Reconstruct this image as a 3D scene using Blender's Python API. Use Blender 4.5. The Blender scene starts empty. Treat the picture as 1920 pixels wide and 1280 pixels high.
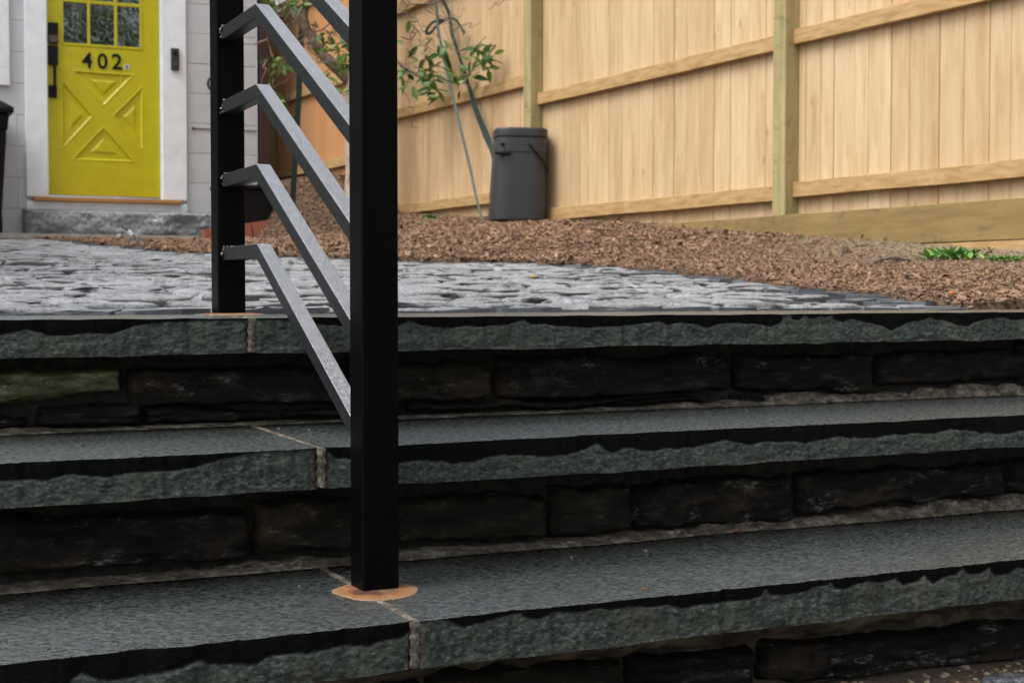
import bpy, math, random
import numpy as np
from mathutils import Vector, Matrix
random.seed(7); rng=np.random.default_rng(11)
R=math.radians
sc=bpy.context.scene
col=sc.collection
FPX=2700.0; TH=.0344; YAW=.4359          # focal length in photo pixels, pitch down, turn of the steps/house
# ---------------------------------------------------------------- camera
cam=bpy.data.cameras.new('camera'); co=bpy.data.objects.new('camera',cam); col.objects.link(co)
cam.sensor_width=36; cam.lens=FPX/1920*36; cam.clip_end=500; cam.clip_start=.05
co.rotation_euler=(R(90)-TH,0,0); sc.camera=co
cam.dof.use_dof=True; cam.dof.focus_distance=1.95; cam.dof.aperture_fstop=15
# ---------------------------------------------------------------- sky, sun, exposure
SUN_EL=R(58); SUN_AZ=R(236)              # azimuth the light comes from, clockwise from +y
w=bpy.data.worlds.new('World'); sc.world=w; w.use_nodes=True
nt=w.node_tree; nt.nodes.clear()
sky=nt.nodes.new('ShaderNodeTexSky'); sky.sky_type='NISHITA'; sky.sun_disc=False
sky.sun_elevation=SUN_EL; sky.sun_rotation=SUN_AZ; sky.air_density=1.0; sky.dust_density=6.0; sky.ozone_density=1.0
hs=nt.nodes.new('ShaderNodeHueSaturation'); hs.inputs['Saturation'].default_value=.33
bg=nt.nodes.new('ShaderNodeBackground'); bg.inputs['Strength'].default_value=.15
wo=nt.nodes.new('ShaderNodeOutputWorld')
nt.links.new(sky.outputs[0],hs.inputs['Color']); nt.links.new(hs.outputs[0],bg.inputs[0]); nt.links.new(bg.outputs[0],wo.inputs[0])
sl=bpy.data.lights.new('sun','SUN'); sl.energy=.75; sl.angle=R(25); sl.color=(1,.985,.96)
so=bpy.data.objects.new('sun',sl); col.objects.link(so); so.location=(0,0,20)
d=Vector((math.sin(SUN_AZ)*math.cos(SUN_EL),math.cos(SUN_AZ)*math.cos(SUN_EL),math.sin(SUN_EL)))
so.rotation_euler=(-d).to_track_quat('-Z','Y').to_euler()
vs=sc.view_settings; vs.view_transform='Standard'; vs.look='None'; vs.gamma=1; vs.use_curve_mapping=False
vs.exposure=0.95
# ---------------------------------------------------------------- helpers
SV=np.array([math.cos(YAW),math.sin(YAW),0]); NV=np.array([-math.sin(YAW),math.cos(YAW),0]); ZV=np.array([0,0,1.])
def ray(x,y):
    a=(x-960)/FPX; v=(640-y)/FPX
    return np.array([a,math.cos(TH)+v*math.sin(TH),v*math.cos(TH)-math.sin(TH)])
def hit(x,y,nv,c): q=ray(x,y); return q*(c/(q@nv))
def sn(p): return np.array([p@SV,p@NV,p[2]])
def wpt(s,n,z): return Vector(SV*s+NV*n+ZV*z)
def atD(x,y,D): q=ray(x,y); return Vector(q*(D/q[1]))
def s_at(x,N): return float(sn(hit(x,900,NV,N))[0])
def H(ix,iy,seed=0):
    h=(ix.astype(np.int64)*374761393+iy.astype(np.int64)*668265263+seed*1442695041)&0x7fffffff
    h=((h^(h>>13))*1274126177)&0x7fffffff
    return ((h^(h>>16))&0xffff)/65535.0
def vn(x,y,seed=0):
    x=np.asarray(x,float); y=np.asarray(y,float); x,y=np.broadcast_arrays(x,y)
    ix=np.floor(x).astype(np.int64); iy=np.floor(y).astype(np.int64); fx=x-ix; fy=y-iy
    fx=fx*fx*(3-2*fx); fy=fy*fy*(3-2*fy)
    a=H(ix,iy,seed);b=H(ix+1,iy,seed);c=H(ix,iy+1,seed);e=H(ix+1,iy+1,seed)
    return (a*(1-fx)+b*fx)*(1-fy)+(c*(1-fx)+e*fx)*fy-.5
def fbm(x,y,o=4,seed=0,g=.5):
    t=0;a=1
    for i in range(o): t=t+a*vn(np.asarray(x)*2**i,np.asarray(y)*2**i,seed+i*17); a*=g
    return t
def sstep(t): t=np.clip(t,0,1); return t*t*(3-2*t)
def tag(o,label=None,cat=None,group=None,kind=None):
    if label: o['label']=label
    if cat: o['category']=cat
    if group: o['group']=group
    if kind: o['kind']=kind
    return o
def empty(name,loc,rz=0,label=None,cat=None,group=None):
    o=bpy.data.objects.new(name,None); col.objects.link(o); o.location=loc; o.rotation_euler=(0,0,rz); o.empty_display_size=.1
    return tag(o,label,cat,group)
def mesh(name,V,F,mat,parent=None,smooth=False,colr=None,loc=None,rz=0,bevel=0,seg=2,sharp=None):
    me=bpy.data.meshes.new(name); me.from_pydata([tuple(map(float,v)) for v in V],[],[tuple(map(int,f)) for f in F]); me.update()
    if smooth: me.polygons.foreach_set('use_smooth',[True]*len(me.polygons))
    if colr is not None:
        at=me.color_attributes.new('Col','FLOAT_COLOR','POINT')
        c=np.ones((len(V),4)); cr=np.asarray(colr,float)
        if cr.ndim==1: cr=np.stack([cr]*3,1)
        c[:,:3]=cr; at.data.foreach_set('color',c.ravel())
    if mat is not None: me.materials.append(mat)
    o=bpy.data.objects.new(name,me); col.objects.link(o)
    if parent is not None: o.parent=parent
    if loc is not None: o.location=loc
    o.rotation_euler=(0,0,rz)
    if bevel:
        m=o.modifiers.new('b','BEVEL'); m.width=bevel; m.segments=seg; m.limit_method='ANGLE'; m.angle_limit=R(35)
        if not smooth:
            me.polygons.foreach_set('use_smooth',[True]*len(me.polygons))
            wn=o.modifiers.new('w','WEIGHTED_NORMAL'); wn.keep_sharp=True
    return o
class MB:
    def __init__(s): s.V=[];s.F=[];s.C=[]
    def add(s,V,F,c=1.0):
        k=len(s.V); s.V+= [tuple(v) for v in V]; s.F+=[tuple(i+k for i in f) for f in F]; s.C+=[c]*len(V)
    def box(s,x0,x1,y0,y1,z0,z1,c=1.0,M=None):
        V=[(x0,y0,z0),(x1,y0,z0),(x1,y1,z0),(x0,y1,z0),(x0,y0,z1),(x1,y0,z1),(x1,y1,z1),(x0,y1,z1)]
        if M is not None: V=[tuple(M@Vector(v)) for v in V]
        s.add(V,[(0,3,2,1),(4,5,6,7),(0,1,5,4),(1,2,6,5),(2,3,7,6),(3,0,4,7)],c)
    def prism(s,P,y0,y1,c=1.0,ax='y'):   # outline P in (x,z) pushed along y ; or in (y,z) pushed along x
        n=len(P)
        if ax=='y': V=[(p[0],y0,p[1]) for p in P]+[(p[0],y1,p[1]) for p in P]
        elif ax=='x': V=[(y0,p[0],p[1]) for p in P]+[(y1,p[0],p[1]) for p in P]
        else: V=[(p[0],p[1],y0) for p in P]+[(p[0],p[1],y1) for p in P]
        s.add(V,[tuple(range(n))[::-1],tuple(range(n,2*n))]+[(i,(i+1)%n,n+(i+1)%n,n+i) for i in range(n)],c)
    def tube(s,P,rad,seg=8,c=1.0,flat=1.0):
        P=[Vector(p) for p in P]; n=len(P)
        if not hasattr(rad,'__len__'): rad=[rad]*n
        V=[];F=[]; up=Vector((.13,.31,.94))
        for i,p in enumerate(P):
            t=(P[min(i+1,n-1)]-P[max(i-1,0)]).normalized()
            if abs(t.dot(up))>.95: up=Vector((.9,.1,.1))
            a=t.cross(up).normalized(); b=t.cross(a).normalized(); up=-b
            for k in range(seg):
                q=2*math.pi*k/seg; V.append(p+(a*math.cos(q)+b*math.sin(q)*flat)*rad[i])
        for i in range(n-1):
            for k in range(seg): F.append((i*seg+k,i*seg+(k+1)%seg,(i+1)*seg+(k+1)%seg,(i+1)*seg+k))
        F.append(tuple(range(seg))[::-1]); F.append(tuple(range((n-1)*seg,n*seg)))
        s.add(V,F,c)
    def build(s,name,mat,parent=None,**k): return mesh(name,s.V,s.F,mat,parent,colr=np.array(s.C),**k)
def grid_faces(nr,nc):
    i=np.arange(nr-1)[:,None]*nc+np.arange(nc-1)[None,:]
    return np.stack([i,i+1,i+nc+1,i+nc],-1).reshape(-1,4)
# ---------------------------------------------------------------- materials
class MT:
    def __init__(s,name):
        s.m=bpy.data.materials.new(name); s.m.use_nodes=True; s.t=s.m.node_tree; s.t.nodes.clear()
        s.o=s.n('OutputMaterial'); s.p=s.n('BsdfPrincipled'); s.l(s.p.outputs[0],s.o.inputs[0]); s.tc=s.n('TexCoord')
    def n(s,k,**a):
        x=s.t.nodes.new('ShaderNode'+k)
        for q,v in a.items(): setattr(x,q,v)
        return x
    def l(s,a,b): s.t.links.new(a,b)
    def set(s,**k):
        for q,v in k.items():
            i=s.p.inputs[q.replace('_',' ')]
            if isinstance(v,(int,float)): i.default_value=v
            elif isinstance(v,tuple): i.default_value=v if len(v)==4 else v+(1,)
            else: s.l(v,i)
        return s
    def co(s,scale=(1,1,1)):
        m=s.n('Mapping'); m.inputs['Scale'].default_value=scale; s.l(s.tc.outputs['Object'],m.inputs[0]); return m.outputs[0]
    def noise(s,scale,detail=4,rough=.55,vec=None,st=None,dist=0):
        x=s.n('TexNoise'); x.inputs['Scale'].default_value=scale; x.inputs['Detail'].default_value=detail
        x.inputs['Roughness'].default_value=rough; x.inputs['Distortion'].default_value=dist
        s.l(vec if vec is not None else s.co(st or (1,1,1)),x.inputs['Vector']); return x.outputs['Fac']
    def voro(s,scale,st=None,feature='F1',out='Distance'):
        x=s.n('TexVoronoi'); x.feature=feature; x.inputs['Scale'].default_value=scale; s.l(s.co(st or (1,1,1)),x.inputs['Vector']); return x.outputs[out]
    def ramp(s,f,stops):
        x=s.n('ValToRGB'); e=x.color_ramp.elements
        while len(e)>1: e.remove(e[0])
        e[0].position=stops[0][0]; e[0].color=tuple(stops[0][1])+(1,) if hasattr(stops[0][1],'__len__') else (stops[0][1],)*3+(1,)
        for p,c in stops[1:]:
            q=e.new(p); q.color=(tuple(c)+(1,)) if hasattr(c,'__len__') else (c,c,c,1)
        s.l(f,x.inputs[0]); return x.outputs[0]
    def mix(s,f,a,b,mode='MIX'):
        x=s.n('Mix',data_type='RGBA',blend_type=mode)
        for i,v in ((0,f),(6,a),(7,b)):
            if isinstance(v,(int,float)): x.inputs[i].default_value=v if i==0 else (v,v,v,1)
            elif isinstance(v,tuple): x.inputs[i].default_value=v if len(v)==4 else v+(1,)
            else: s.l(v,x.inputs[i])
        return x.outputs[2]
    def math(s,op,a,b=0.5,c=None):
        x=s.n('Math',operation=op)
        for i,v in enumerate((a,b,c)):
            if v is None: continue
            if isinstance(v,(int,float)): x.inputs[i].default_value=v
            else: s.l(v,x.inputs[i])
        return x.outputs[0]
    def attr(s,name='Col'):
        x=s.n('Attribute'); x.attribute_name=name; return x.outputs['Color']
    def bump(s,h,dist=.002,strength=1.0,prev=None):
        x=s.n('Bump'); x.inputs['Distance'].default_value=dist; x.inputs['Strength'].default_value=strength; s.l(h,x.inputs['Height'])
        if prev is not None: s.l(prev,x.inputs['Normal'])
        s.l(x.outputs[0],s.p.inputs['Normal']); return x.outputs[0]
def simple(name,c,rough=.5,**k):
    a=MT(name); nz=a.noise(9,4); a.set(Base_Color=a.mix(nz,tuple(x*.82 for x in c),tuple(min(1,x*1.15) for x in c)),Roughness=rough,**k); return a.m
# wet bluestone treads
a=MT('wet_bluestone_top')
c1=a.ramp(a.noise(7,5,.6),[(.3,(.005,.0092,.0078)),(.7,(.010,.0178,.0152))])
sp=a.ramp(a.noise(300,3,.7,st=(.40,1,1)),[(.50,0.0),(.64,1.0)])
pt=a.noise(5,3,.6)
c2=a.mix(a.math('MULTIPLY',sp,a.ramp(pt,[(.35,.15),(.65,.6)])),c1,(.050,.073,.067))
ds_=a.ramp(a.noise(210,2,.6,st=(.22,1,1)),[(.70,0.),(.78,.7)])
c2=a.mix(a.math('MULTIPLY',ds_,a.ramp(pt,[(.4,.1),(.6,.9)])),c2,(.25,.29,.28))  # pale specks and dashes are wet glints put into the base colour
tiny=a.ramp(a.voro(55),[(.035,1.0),(.05,0.0)])
c3=a.mix(a.math('MULTIPLY',tiny,.5),c2,(.28,.27,.25))
b1=a.noise(300,4,.65,st=(.5,1,1)); b2=a.noise(45,4,.6)
a.set(Base_Color=c3,Roughness=a.ramp(a.noise(240,3,.65,st=(.5,1,1)),[(.45,.17),(.57,.43)]),IOR=2.6)
p=a.bump(b2,.0016,.7); b1=a.noise(170,4,.7,st=(.55,1,1)); p=a.bump(b1,.0040,1.0,p); M_TOP=a.m
# slab front: rough broken stone; Col red = 1 where the water has run down over it
a=MT('broken_bluestone_face')
wet=a.n('SeparateColor'); a.l(a.attr(),wet.inputs[0]); wetf=wet.outputs[0]
dry=a.ramp(a.noise(210,7,.8,st=(.6,1,1.2)),[(.38,(.007,.011,.009)),(.50,(.024,.034,.029)),(.62,(.085,.107,.094))])
dry=a.mix(a.ramp(a.noise(12,4,.6),[(.4,0.),(.7,.35)]),dry,(.085,.085,.065))
a.set(Base_Color=a.mix(wetf,dry,(.0025,.003,.003)),Roughness=a.mix(wetf,.75,.6),IOR=a.math('MULTIPLY_ADD',wetf,-.22,1.40))
hb=a.noise(140,7,.75,st=(.75,1,1)); p=a.bump(hb,.006,a.p.inputs['Weight'].default_value if False else .9)
a.bump(a.noise(330,4,.7),.0012,.6,p); M_FACE=a.m
# dark field stones of the risers
def riser_mat(name,lo,mid,hi,sp_c=(.16,.16,.145)):
    a=MT(name)
    c=a.ramp(a.noise(34,7,.72,st=(.5,1,1.6)),[(.32,lo),(.55,mid),(.78,hi)])
    bl=a.ramp(a.noise(16,6,.75,st=(.8,1,1.5)),[(.56,0.),(.64,.9)])
    c=a.mix(a.math('MULTIPLY',bl,a.ramp(a.noise(150,4,.7,st=(.5,1,1.5)),[(.48,0.),(.58,.9)])),c,sp_c)
    c=a.mix(a.math('MULTIPLY',a.ramp(a.noise(8,5,.7,st=(.7,1,1.5)),[(.52,0.),(.66,.8)]),a.noise(90,4,.7)),c,(.075,.050,.026))
    a.set(Base_Color=c,Roughness=.72,IOR=1.28)
    p=a.bump(a.noise(30,6,.7,st=(.5,1,2.2)),.010,.8); a.bump(a.noise(220,4,.7),.0015,.7,p); return a.m
M_RIS=riser_mat('dark_field_stone',(.0012,.0013,.0013),(.0055,.0058,.0055),(.05,.05,.046))
M_RIS2=riser_mat('olive_field_stone',(.002,.0022,.0015),(.012,.012,.008),(.055,.052,.036),(.12,.115,.085))
M_MOSS=riser_mat('mossy_stone',(.012,.014,.007),(.14,.145,.075),(.46,.45,.29),(.5,.49,.36))
a=MT('mortar'); c=a.ramp(a.noise(55,8,.82,st=(.7,1,1)),[(.38,(.014,.010,.006)),(.5,(.13,.108,.075)),(.60,(.36,.33,.27))])
c=a.mix(a.ramp(a.noise(9,5,.7),[(.5,0.),(.66,.75)]),c,(.07,.05,.022))
c=a.mix(a.ramp(a.noise(400,2),[(.62,0.),(.7,.7)]),c,(.05,.04,.03))
a.set(Base_Color=c,Roughness=.85); p=a.bump(a.noise(150,7,.8),.007,1.0); a.bump(a.noise(400,3,.7),.0015,.9,p); M_MORT=a.m
a=MT('old_mortar'); c=a.ramp(a.noise(26,6,.7,st=(.6,1,1)),[(.34,(.008,.006,.004)),(.5,(.045,.037,.024)),(.68,(.14,.12,.085))])
a.set(Base_Color=c,Roughness=.9); a.bump(a.noise(70,6,.7),.006,.8); M_MORTD=a.m
a=MT('dark_joint'); a.set(Base_Color=a.ramp(a.noise(60,5),[(.4,(.003,.003,.002)),(.7,(.025,.021,.015))]),Roughness=.95); M_JOINT=a.m
a=MT('rust_stained_grout')
ln=a.n('VectorMath',operation='LENGTH'); a.l(a.co((1,1,0)),ln.inputs[0]); ds=a.math('ADD',ln.outputs['Value'],a.math('MULTIPLY_ADD',a.noise(45,5,.7),.06,-.030))
c=a.ramp(ds,[(.028,(.03,.007,.001)),(.034,(.20,.052,.006)),(.042,(.21,.085,.022)),(.052,(.21,.125,.066))])
c=a.mix(a.ramp(a.noise(30,4),[(.5,0.),(.7,.5)]),c,(.29,.185,.10))
c=a.mix(a.ramp(a.noise(220,4,.7),[(.45,0.),(.65,.8)]),c,(.12,.07,.035))
a.set(Base_Color=c,Roughness=.7); a.bump(a.noise(300,4),.0012,.7); M_RUST=a.m
# railing paint
a=MT('wet_black_paint'); dr=a.voro(190,st=(1,.55,.55)); sc1=a.noise(130,3,.6,st=(1,.6,.6))
drop=a.ramp(dr,[(.12,1.),(.34,0.)])
a.set(Base_Color=a.ramp(a.noise(260,4,.7,st=(1,.5,.5)),[(.46,(.001,.001,.0015)),(.58,(.022,.024,.029))]),Roughness=a.ramp(sc1,[(.35,.28),(.7,.5)]),IOR=3.3,Coat_Weight=1.0,Coat_Roughness=.16,Coat_IOR=1.7)
p=a.bump(drop,.0012,.6); a.bump(a.ramp(a.noise(260,3,.6,st=(1,.5,.5),dist=1.5),[(.5,0.),(.6,1.)]),.0006,.8,p); M_RAIL=a.m
a=MT('dry_black_paint'); a.set(Base_Color=a.ramp(a.noise(60,4),[(.3,(.009,.0095,.011)),(.7,(.014,.015,.017))]),Roughness=.45,IOR=1.32); a.bump(a.noise(400,3),.0004,.5); M_SIDE=a.m
a=MT('black_post_paint'); a.set(Base_Color=(.001,.001,.0011),Roughness=.4,IOR=1.16); a.bump(a.noise(500,3),.0003,.5); M_POST=a.m
a=MT('weld_metal'); a.set(Base_Color=a.ramp(a.noise(200,3),[(.45,(.01,.01,.011)),(.62,(.25,.25,.26))]),Metallic=.5,Roughness=.5); a.bump(a.noise(300,3),.002,.8); M_WELD=a.m
# granite cobbles
a=MT('granite_cobbles'); ac=a.n('SeparateColor'); a.l(a.attr(),ac.inputs[0]); c=a.mix(ac.outputs[0],(.20,.21,.222),(.36,.375,.39))
c=a.mix(a.ramp(a.noise(75,7,.85),[(.40,.9),(.52,0.)]),c,(.06,.065,.07))
c=a.mix(a.ramp(a.noise(300,2,.7),[(.6,0.),(.7,.6)]),c,(.55,.56,.57))
c=a.mix(ac.outputs[1],c,(.008,.008,.006))
a.set(Base_Color=c,Roughness=.6); p=a.bump(a.noise(80,7,.8),.008,.9); a.bump(a.noise(300,4,.7),.0025,.8,p); M_COB=a.m
a=MT('slate'); c=a.ramp(a.noise(25,6,.7,st=(.6,.6,2)),[(.3,(.03,.035,.042)),(.6,(.10,.112,.125)),(.8,(.25,.265,.28))])
a.set(Base_Color=c,Roughness=.5); a.bump(a.noise(45,6,.7,st=(.5,.5,2)),.008,.8); M_SLATE=a.m
# soil
a=MT('soil'); m1=a.noise(48,7,.75); soilc=a.ramp(m1,[(.3,(.022,.013,.008)),(.5,(.105,.062,.036)),(.7,(.30,.20,.125))])
sand=a.ramp(a.noise(120,6,.75),[(.3,(.13,.10,.065)),(.7,(.45,.37,.26))])
a.set(Base_Color=a.mix(a.attr(),soilc,sand),Roughness=.95); p=a.bump(a.noise(30,7,.75),.03,.9); a.bump(a.noise(160,5,.7),.006,.8,p); M_SOIL=a.m
a=MT('wood_chips'); a.set(Base_Color=a.mix(a.noise(90,4,.7),a.attr(),(.30,.19,.12)),Roughness=.85); M_CHIP=a.m
# pine boards
a=MT('pine_boards'); at=a.n('SeparateColor'); a.l(a.attr(),at.inputs[0])
cv=a.n('CombineXYZ'); xs=a.n('SeparateXYZ'); a.l(a.tc.outputs['Object'],xs.inputs[0])
a.l(a.math('MULTIPLY_ADD',at.outputs[1],37.0,xs.outputs[0]),cv.inputs[0]); a.l(xs.outputs[1],cv.inputs[1]); a.l(a.math('MULTIPLY',xs.outputs[2],.10),cv.inputs[2])
g=a.noise(24,6,.62,vec=cv.outputs[0],dist=.5)
c=a.ramp(g,[(.30,(.40,.275,.135)),(.46,(.485,.362,.208)),(.68,(.555,.44,.285))])
c=a.mix(1.0,c,a.mix(at.outputs[0],(.88,.83,.78),(1.05,1.04,1.02)),'MULTIPLY')
kn=a.voro(4.6,st=(1.9,1,.75)); kf=a.ramp(kn,[(.03,1.0),(.07,.4),(.14,0.)])
c=a.mix(a.math('MULTIPLY',kf,.75),c,(.28,.13,.05))
kf2=a.ramp(a.noise(5,5,.7,st=(3,1,.9)),[(.62,0.),(.72,.5)]); c=a.mix(kf2,c,(.42,.26,.11))
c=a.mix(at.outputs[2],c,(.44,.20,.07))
a.set(Base_Color=c,Roughness=.62); a.bump(g,.001,.3); M_PINE=a.m
a=MT('pine_rail'); st=a.co((.3,1.5,1.5)); g=a.noise(26,5,.6,vec=st)
c=a.ramp(g,[(.3,(.27,.155,.055)),(.5,(.38,.24,.10)),(.7,(.46,.32,.155))])
c=a.mix(a.math('MULTIPLY',a.ramp(a.noise(7,6,.75,st=(.5,1,2)),[(.62,0.),(.70,1.)]),.65),c,(.20,.09,.035))
a.set(Base_Color=c,Roughness=.65); a.bump(g,.002,.5); M_PRAIL=a.m
def treated(name,lo,hi,st):
    a=MT(name); g=a.noise(22,5,.65,st=st); c=a.ramp(g,[(.3,lo),(.7,hi)])
    c=a.mix(a.math('MULTIPLY',a.ramp(a.noise(7,8,.85,st=(.6,1,1)),[(.54,0.),(.66,1.)]),.75),c,(.085,.05,.018))
    a.set(Base_Color=c,Roughness=.75); a.bump(g,.002,.5); return a.m
M_TPOST=treated('treated_post',(.23,.19,.075),(.37,.31,.15),(1.5,1.5,.12))
M_KICK=treated('treated_board',(.16,.108,.034),(.245,.175,.064),(.15,1,1.2))
# house
a=MT('painted_block'); a.set(Base_Color=a.ramp(a.noise(4,5,.6),[(.3,(.50,.51,.525)),(.7,(.58,.59,.605))]),Roughness=.8); a.bump(a.noise(90,5,.7),.004,.7); M_BLOCK=a.m
M_TRIM=simple('white_trim_paint',(.80,.83,.87),.45)
M_YEL=simple('yellow_door_paint',(.52,.46,.0),.40)
M_BLK=simple('black_hardware',(.004,.004,.005),.45,IOR=1.3)
M_BLKP=simple('black_plastic',(.003,.003,.0035),.6,IOR=1.3)
M_SILL=simple('oiled_wood_sill',(.42,.19,.045),.5)
a=MT('granite_block'); c=a.ramp(a.noise(38,6,.75),[(.3,(.06,.07,.075)),(.5,(.26,.28,.29)),(.75,(.55,.57,.58))])
a.set(Base_Color=c,Roughness=.75); a.bump(a.noise(14,6,.7),.03,.8); M_GRAN=a.m
a=MT('window_glass'); a.set(Base_Color=(.006,.007,.008),Roughness=.02,IOR=2.7); a.bump(a.noise(3.5,2),.012,.35); M_GLASS=a.m
a=MT('concrete'); a.set(Base_Color=a.ramp(a.noise(20,6,.7),[(.3,(.28,.28,.26)),(.7,(.46,.46,.43))]),Roughness=.8); a.bump(a.noise(60,5),.004,.6); M_CONC=a.m
M_GREY=simple('dark_grey_plastic',(.025,.027,.032),.42)
M_BRICK=simple('red_brick',(.33,.11,.07),.8)
M_BROWN=simple('dark_brown_paint',(.035,.012,.010),.6)
a=MT('bark'); g=a.noise(30,6,.7,st=(1,1,.4)); a.set(Base_Color=a.ramp(g,[(.3,(.06,.035,.022)),(.55,(.18,.125,.09)),(.8,(.36,.28,.22))]),Roughness=.9); a.bump(g,.01,.8); M_BARK=a.m
a=MT('pale_bark'); g=a.noise(20,6,.7,st=(1,1,.4)); a.set(Base_Color=a.ramp(g,[(.35,(.13,.06,.04)),(.5,(.42,.33,.27)),(.8,(.55,.47,.40))]),Roughness=.9); a.bump(g,.006,.8); M_PBARK=a.m
a=MT('leaf'); c=a.mix(a.attr(),(.018,.075,.012),(.22,.33,.045)); a.set(Base_Color=c,Roughness=.45,Transmission_Weight=.0); 
tr=a.n('BsdfTranslucent'); a.l(c,tr.inputs[0]); mx=a.n('MixShader'); mx.inputs[0].default_value=.3; a.l(a.p.outputs[0],mx.inputs[1]); a.l(tr.outputs[0],mx.inputs[2]); a.l(mx.outputs[0],a.o.inputs[0]); M_LEAF=a.m
a=MT('weed_leaf'); c=a.mix(a.attr(),(.03,.14,.03),(.20,.36,.05)); a.set(Base_Color=c,Roughness=.5); M_WEED=a.m
M_STRAP=simple('green_strap',(.009,.024,.016),.95); M_STRAPL=simple('pale_green_strap',(.06,.085,.07),.95)

a=MT('blue_stone'); c=a.ramp(a.noise(60,7,.8),[(.38,(.01,.012,.014)),(.5,(.05,.058,.066)),(.62,(.22,.24,.26))]); a.set(Base_Color=c,Roughness=.7); a.bump(a.noise(80,6,.8),.008,1.); M_FLAT=a.m
# ================================================================ GROUND
KP=.0485
def zpat(n): return -.038+KP*(n-2.48)
BND=np.array([(2.16,2.30),(2.27,2.571),(2.41,2.97),(2.458,3.35),(2.652,3.90),(2.82,4.67),(2.88,5.4),(2.70,5.95),(2.25,6.02),(1.98,6.33),(1.59,6.74),(1.53,7.70),(1.54,8.68),(1.47,9.9),(1.42,11.15)])
POLY=np.array([(-.6,2.0)]+[(2.05,2.0)]+[tuple(b) for b in BND]+[(.45,11.15)])
def inpoly(s,n,P=POLY):
    s=np.asarray(s,float);n=np.asarray(n,float); r=np.zeros(np.broadcast(s,n).shape,bool); j=len(P)-1
    for i in range(len(P)):
        xi,yi=P[i];xj,yj=P[j]
        c=((yi>n)!=(yj>n))&(s<(xj-xi)*(n-yi)/((yj-yi) if yj!=yi else 1e-9)+xi); r^=c; j=i
    return r
def dline(s,n,P):
    m=np.full(np.broadcast(s,n).shape,1e9)
    for a_,b_ in zip(P[:-1],P[1:]):
        dx,dy=b_[0]-a_[0],b_[1]-a_[1]; t=np.clip(((s-a_[0])*dx+(n-a_[1])*dy)/(dx*dx+dy*dy),0,1)
        m=np.minimum(m,np.hypot(s-a_[0]-t*dx,n-a_[1]-t*dy))
    return m
FZ_N=[-50,2,3.2,4.28,5.61,6.80,8.15,9.2,10.13,10.6,11.2,12.3,30]; FZ_Z=[.03,.03,.09,.161,.268,.355,.44,.50,.575,.76,.93,1.0,1.3]
PHI=.505; FC=4.53                               # fence direction and distance
def ws(s,n): return s*math.cos(YAW)-n*math.sin(YAW), s*math.sin(YAW)+n*math.cos(YAW)
def hgt(s,n):
    s=np.asarray(s,float);n=np.asarray(n,float); s,n=np.broadcast_arrays(s,n)
    x,y=ws(s,n); df=np.abs(FC-(x*math.cos(PHI)+y*math.sin(PHI)))
    beyond=(x*math.cos(PHI)+y*math.sin(PHI))>FC
    zf=np.interp(n,FZ_N,FZ_Z); ins=inpoly(s,n); dd=dline(s,n,BND); dd=np.where(ins,0,dd)
    wgt=dd/(dd+df+1e-6); wgt=np.where(beyond,1,wgt)
    left=(s<1.2)&~ins; wgt=np.where(left,0,wgt)
    wgt=wgt*(1-sstep((n-7.5)/2.5)*(1-sstep((s-3.05)/.45)))
    z=zpat(n)+wgt*(zf-zpat(n)); z=np.where(n>11.15,np.where(s<2.9,np.minimum(z,.42+(s>2.2)*(s-2.2)*.12),z),z)
    z=z+np.where(ins,-.032,.006*fbm(s*5,n*5,4,3)+.012)
    z=np.where(~ins&(dd<.12)&~left,z-.0*(dd),z)
    return z
def hall(s,n):
    up=hgt(s,n); st=(s>-.95)&(s<3.05)
    wst=np.where(st,sstep((n-2.40)/.05),sstep((n-1.3)/1.3))
    z=-.545*(1-wst)+up*wst
    low=(n<1.9)&(wst<.02); z=z+np.where(low,.007*fbm(s*9,n*9,5,9),0)
    return z
sa=np.concatenate([-np.geomspace(80,1.3,16),np.arange(-1.2,4.9,.035),np.geomspace(5,90,16)])
na=np.concatenate([-np.geomspace(90,.05,18),np.arange(0,2.39,.05),np.arange(2.39,5,.03),np.arange(5,13.2,.05),np.geomspace(13.5,90,12)])
S,N=np.meshgrid(sa,na); Z=hall(S,N)
xw,yw=ws(S,N)
sandm=np.clip((np.clip((S-2.9)/1.0,0,1)*np.clip((6.3-N)/2.2,0,1))+np.where(N<1.9,.45,0),0,1)*(.5+.9*np.clip(fbm(S*1.7,N*1.7,4,31)+.45,0,1))
nearf=np.clip(1-np.abs(FC-(xw*math.cos(PHI)+yw*math.sin(PHI)))/.55,0,1)*np.clip((7.5-N)/1.5,0,1)
sandm=np.clip(np.maximum(sandm,nearf*.9),0,1)
g=mesh('ground',np.stack([xw,yw,Z],-1).reshape(-1,3),grid_faces(len(na),len(sa)),M_SOIL,smooth=True,colr=sandm.ravel()); tag(g,kind='structure')

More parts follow.
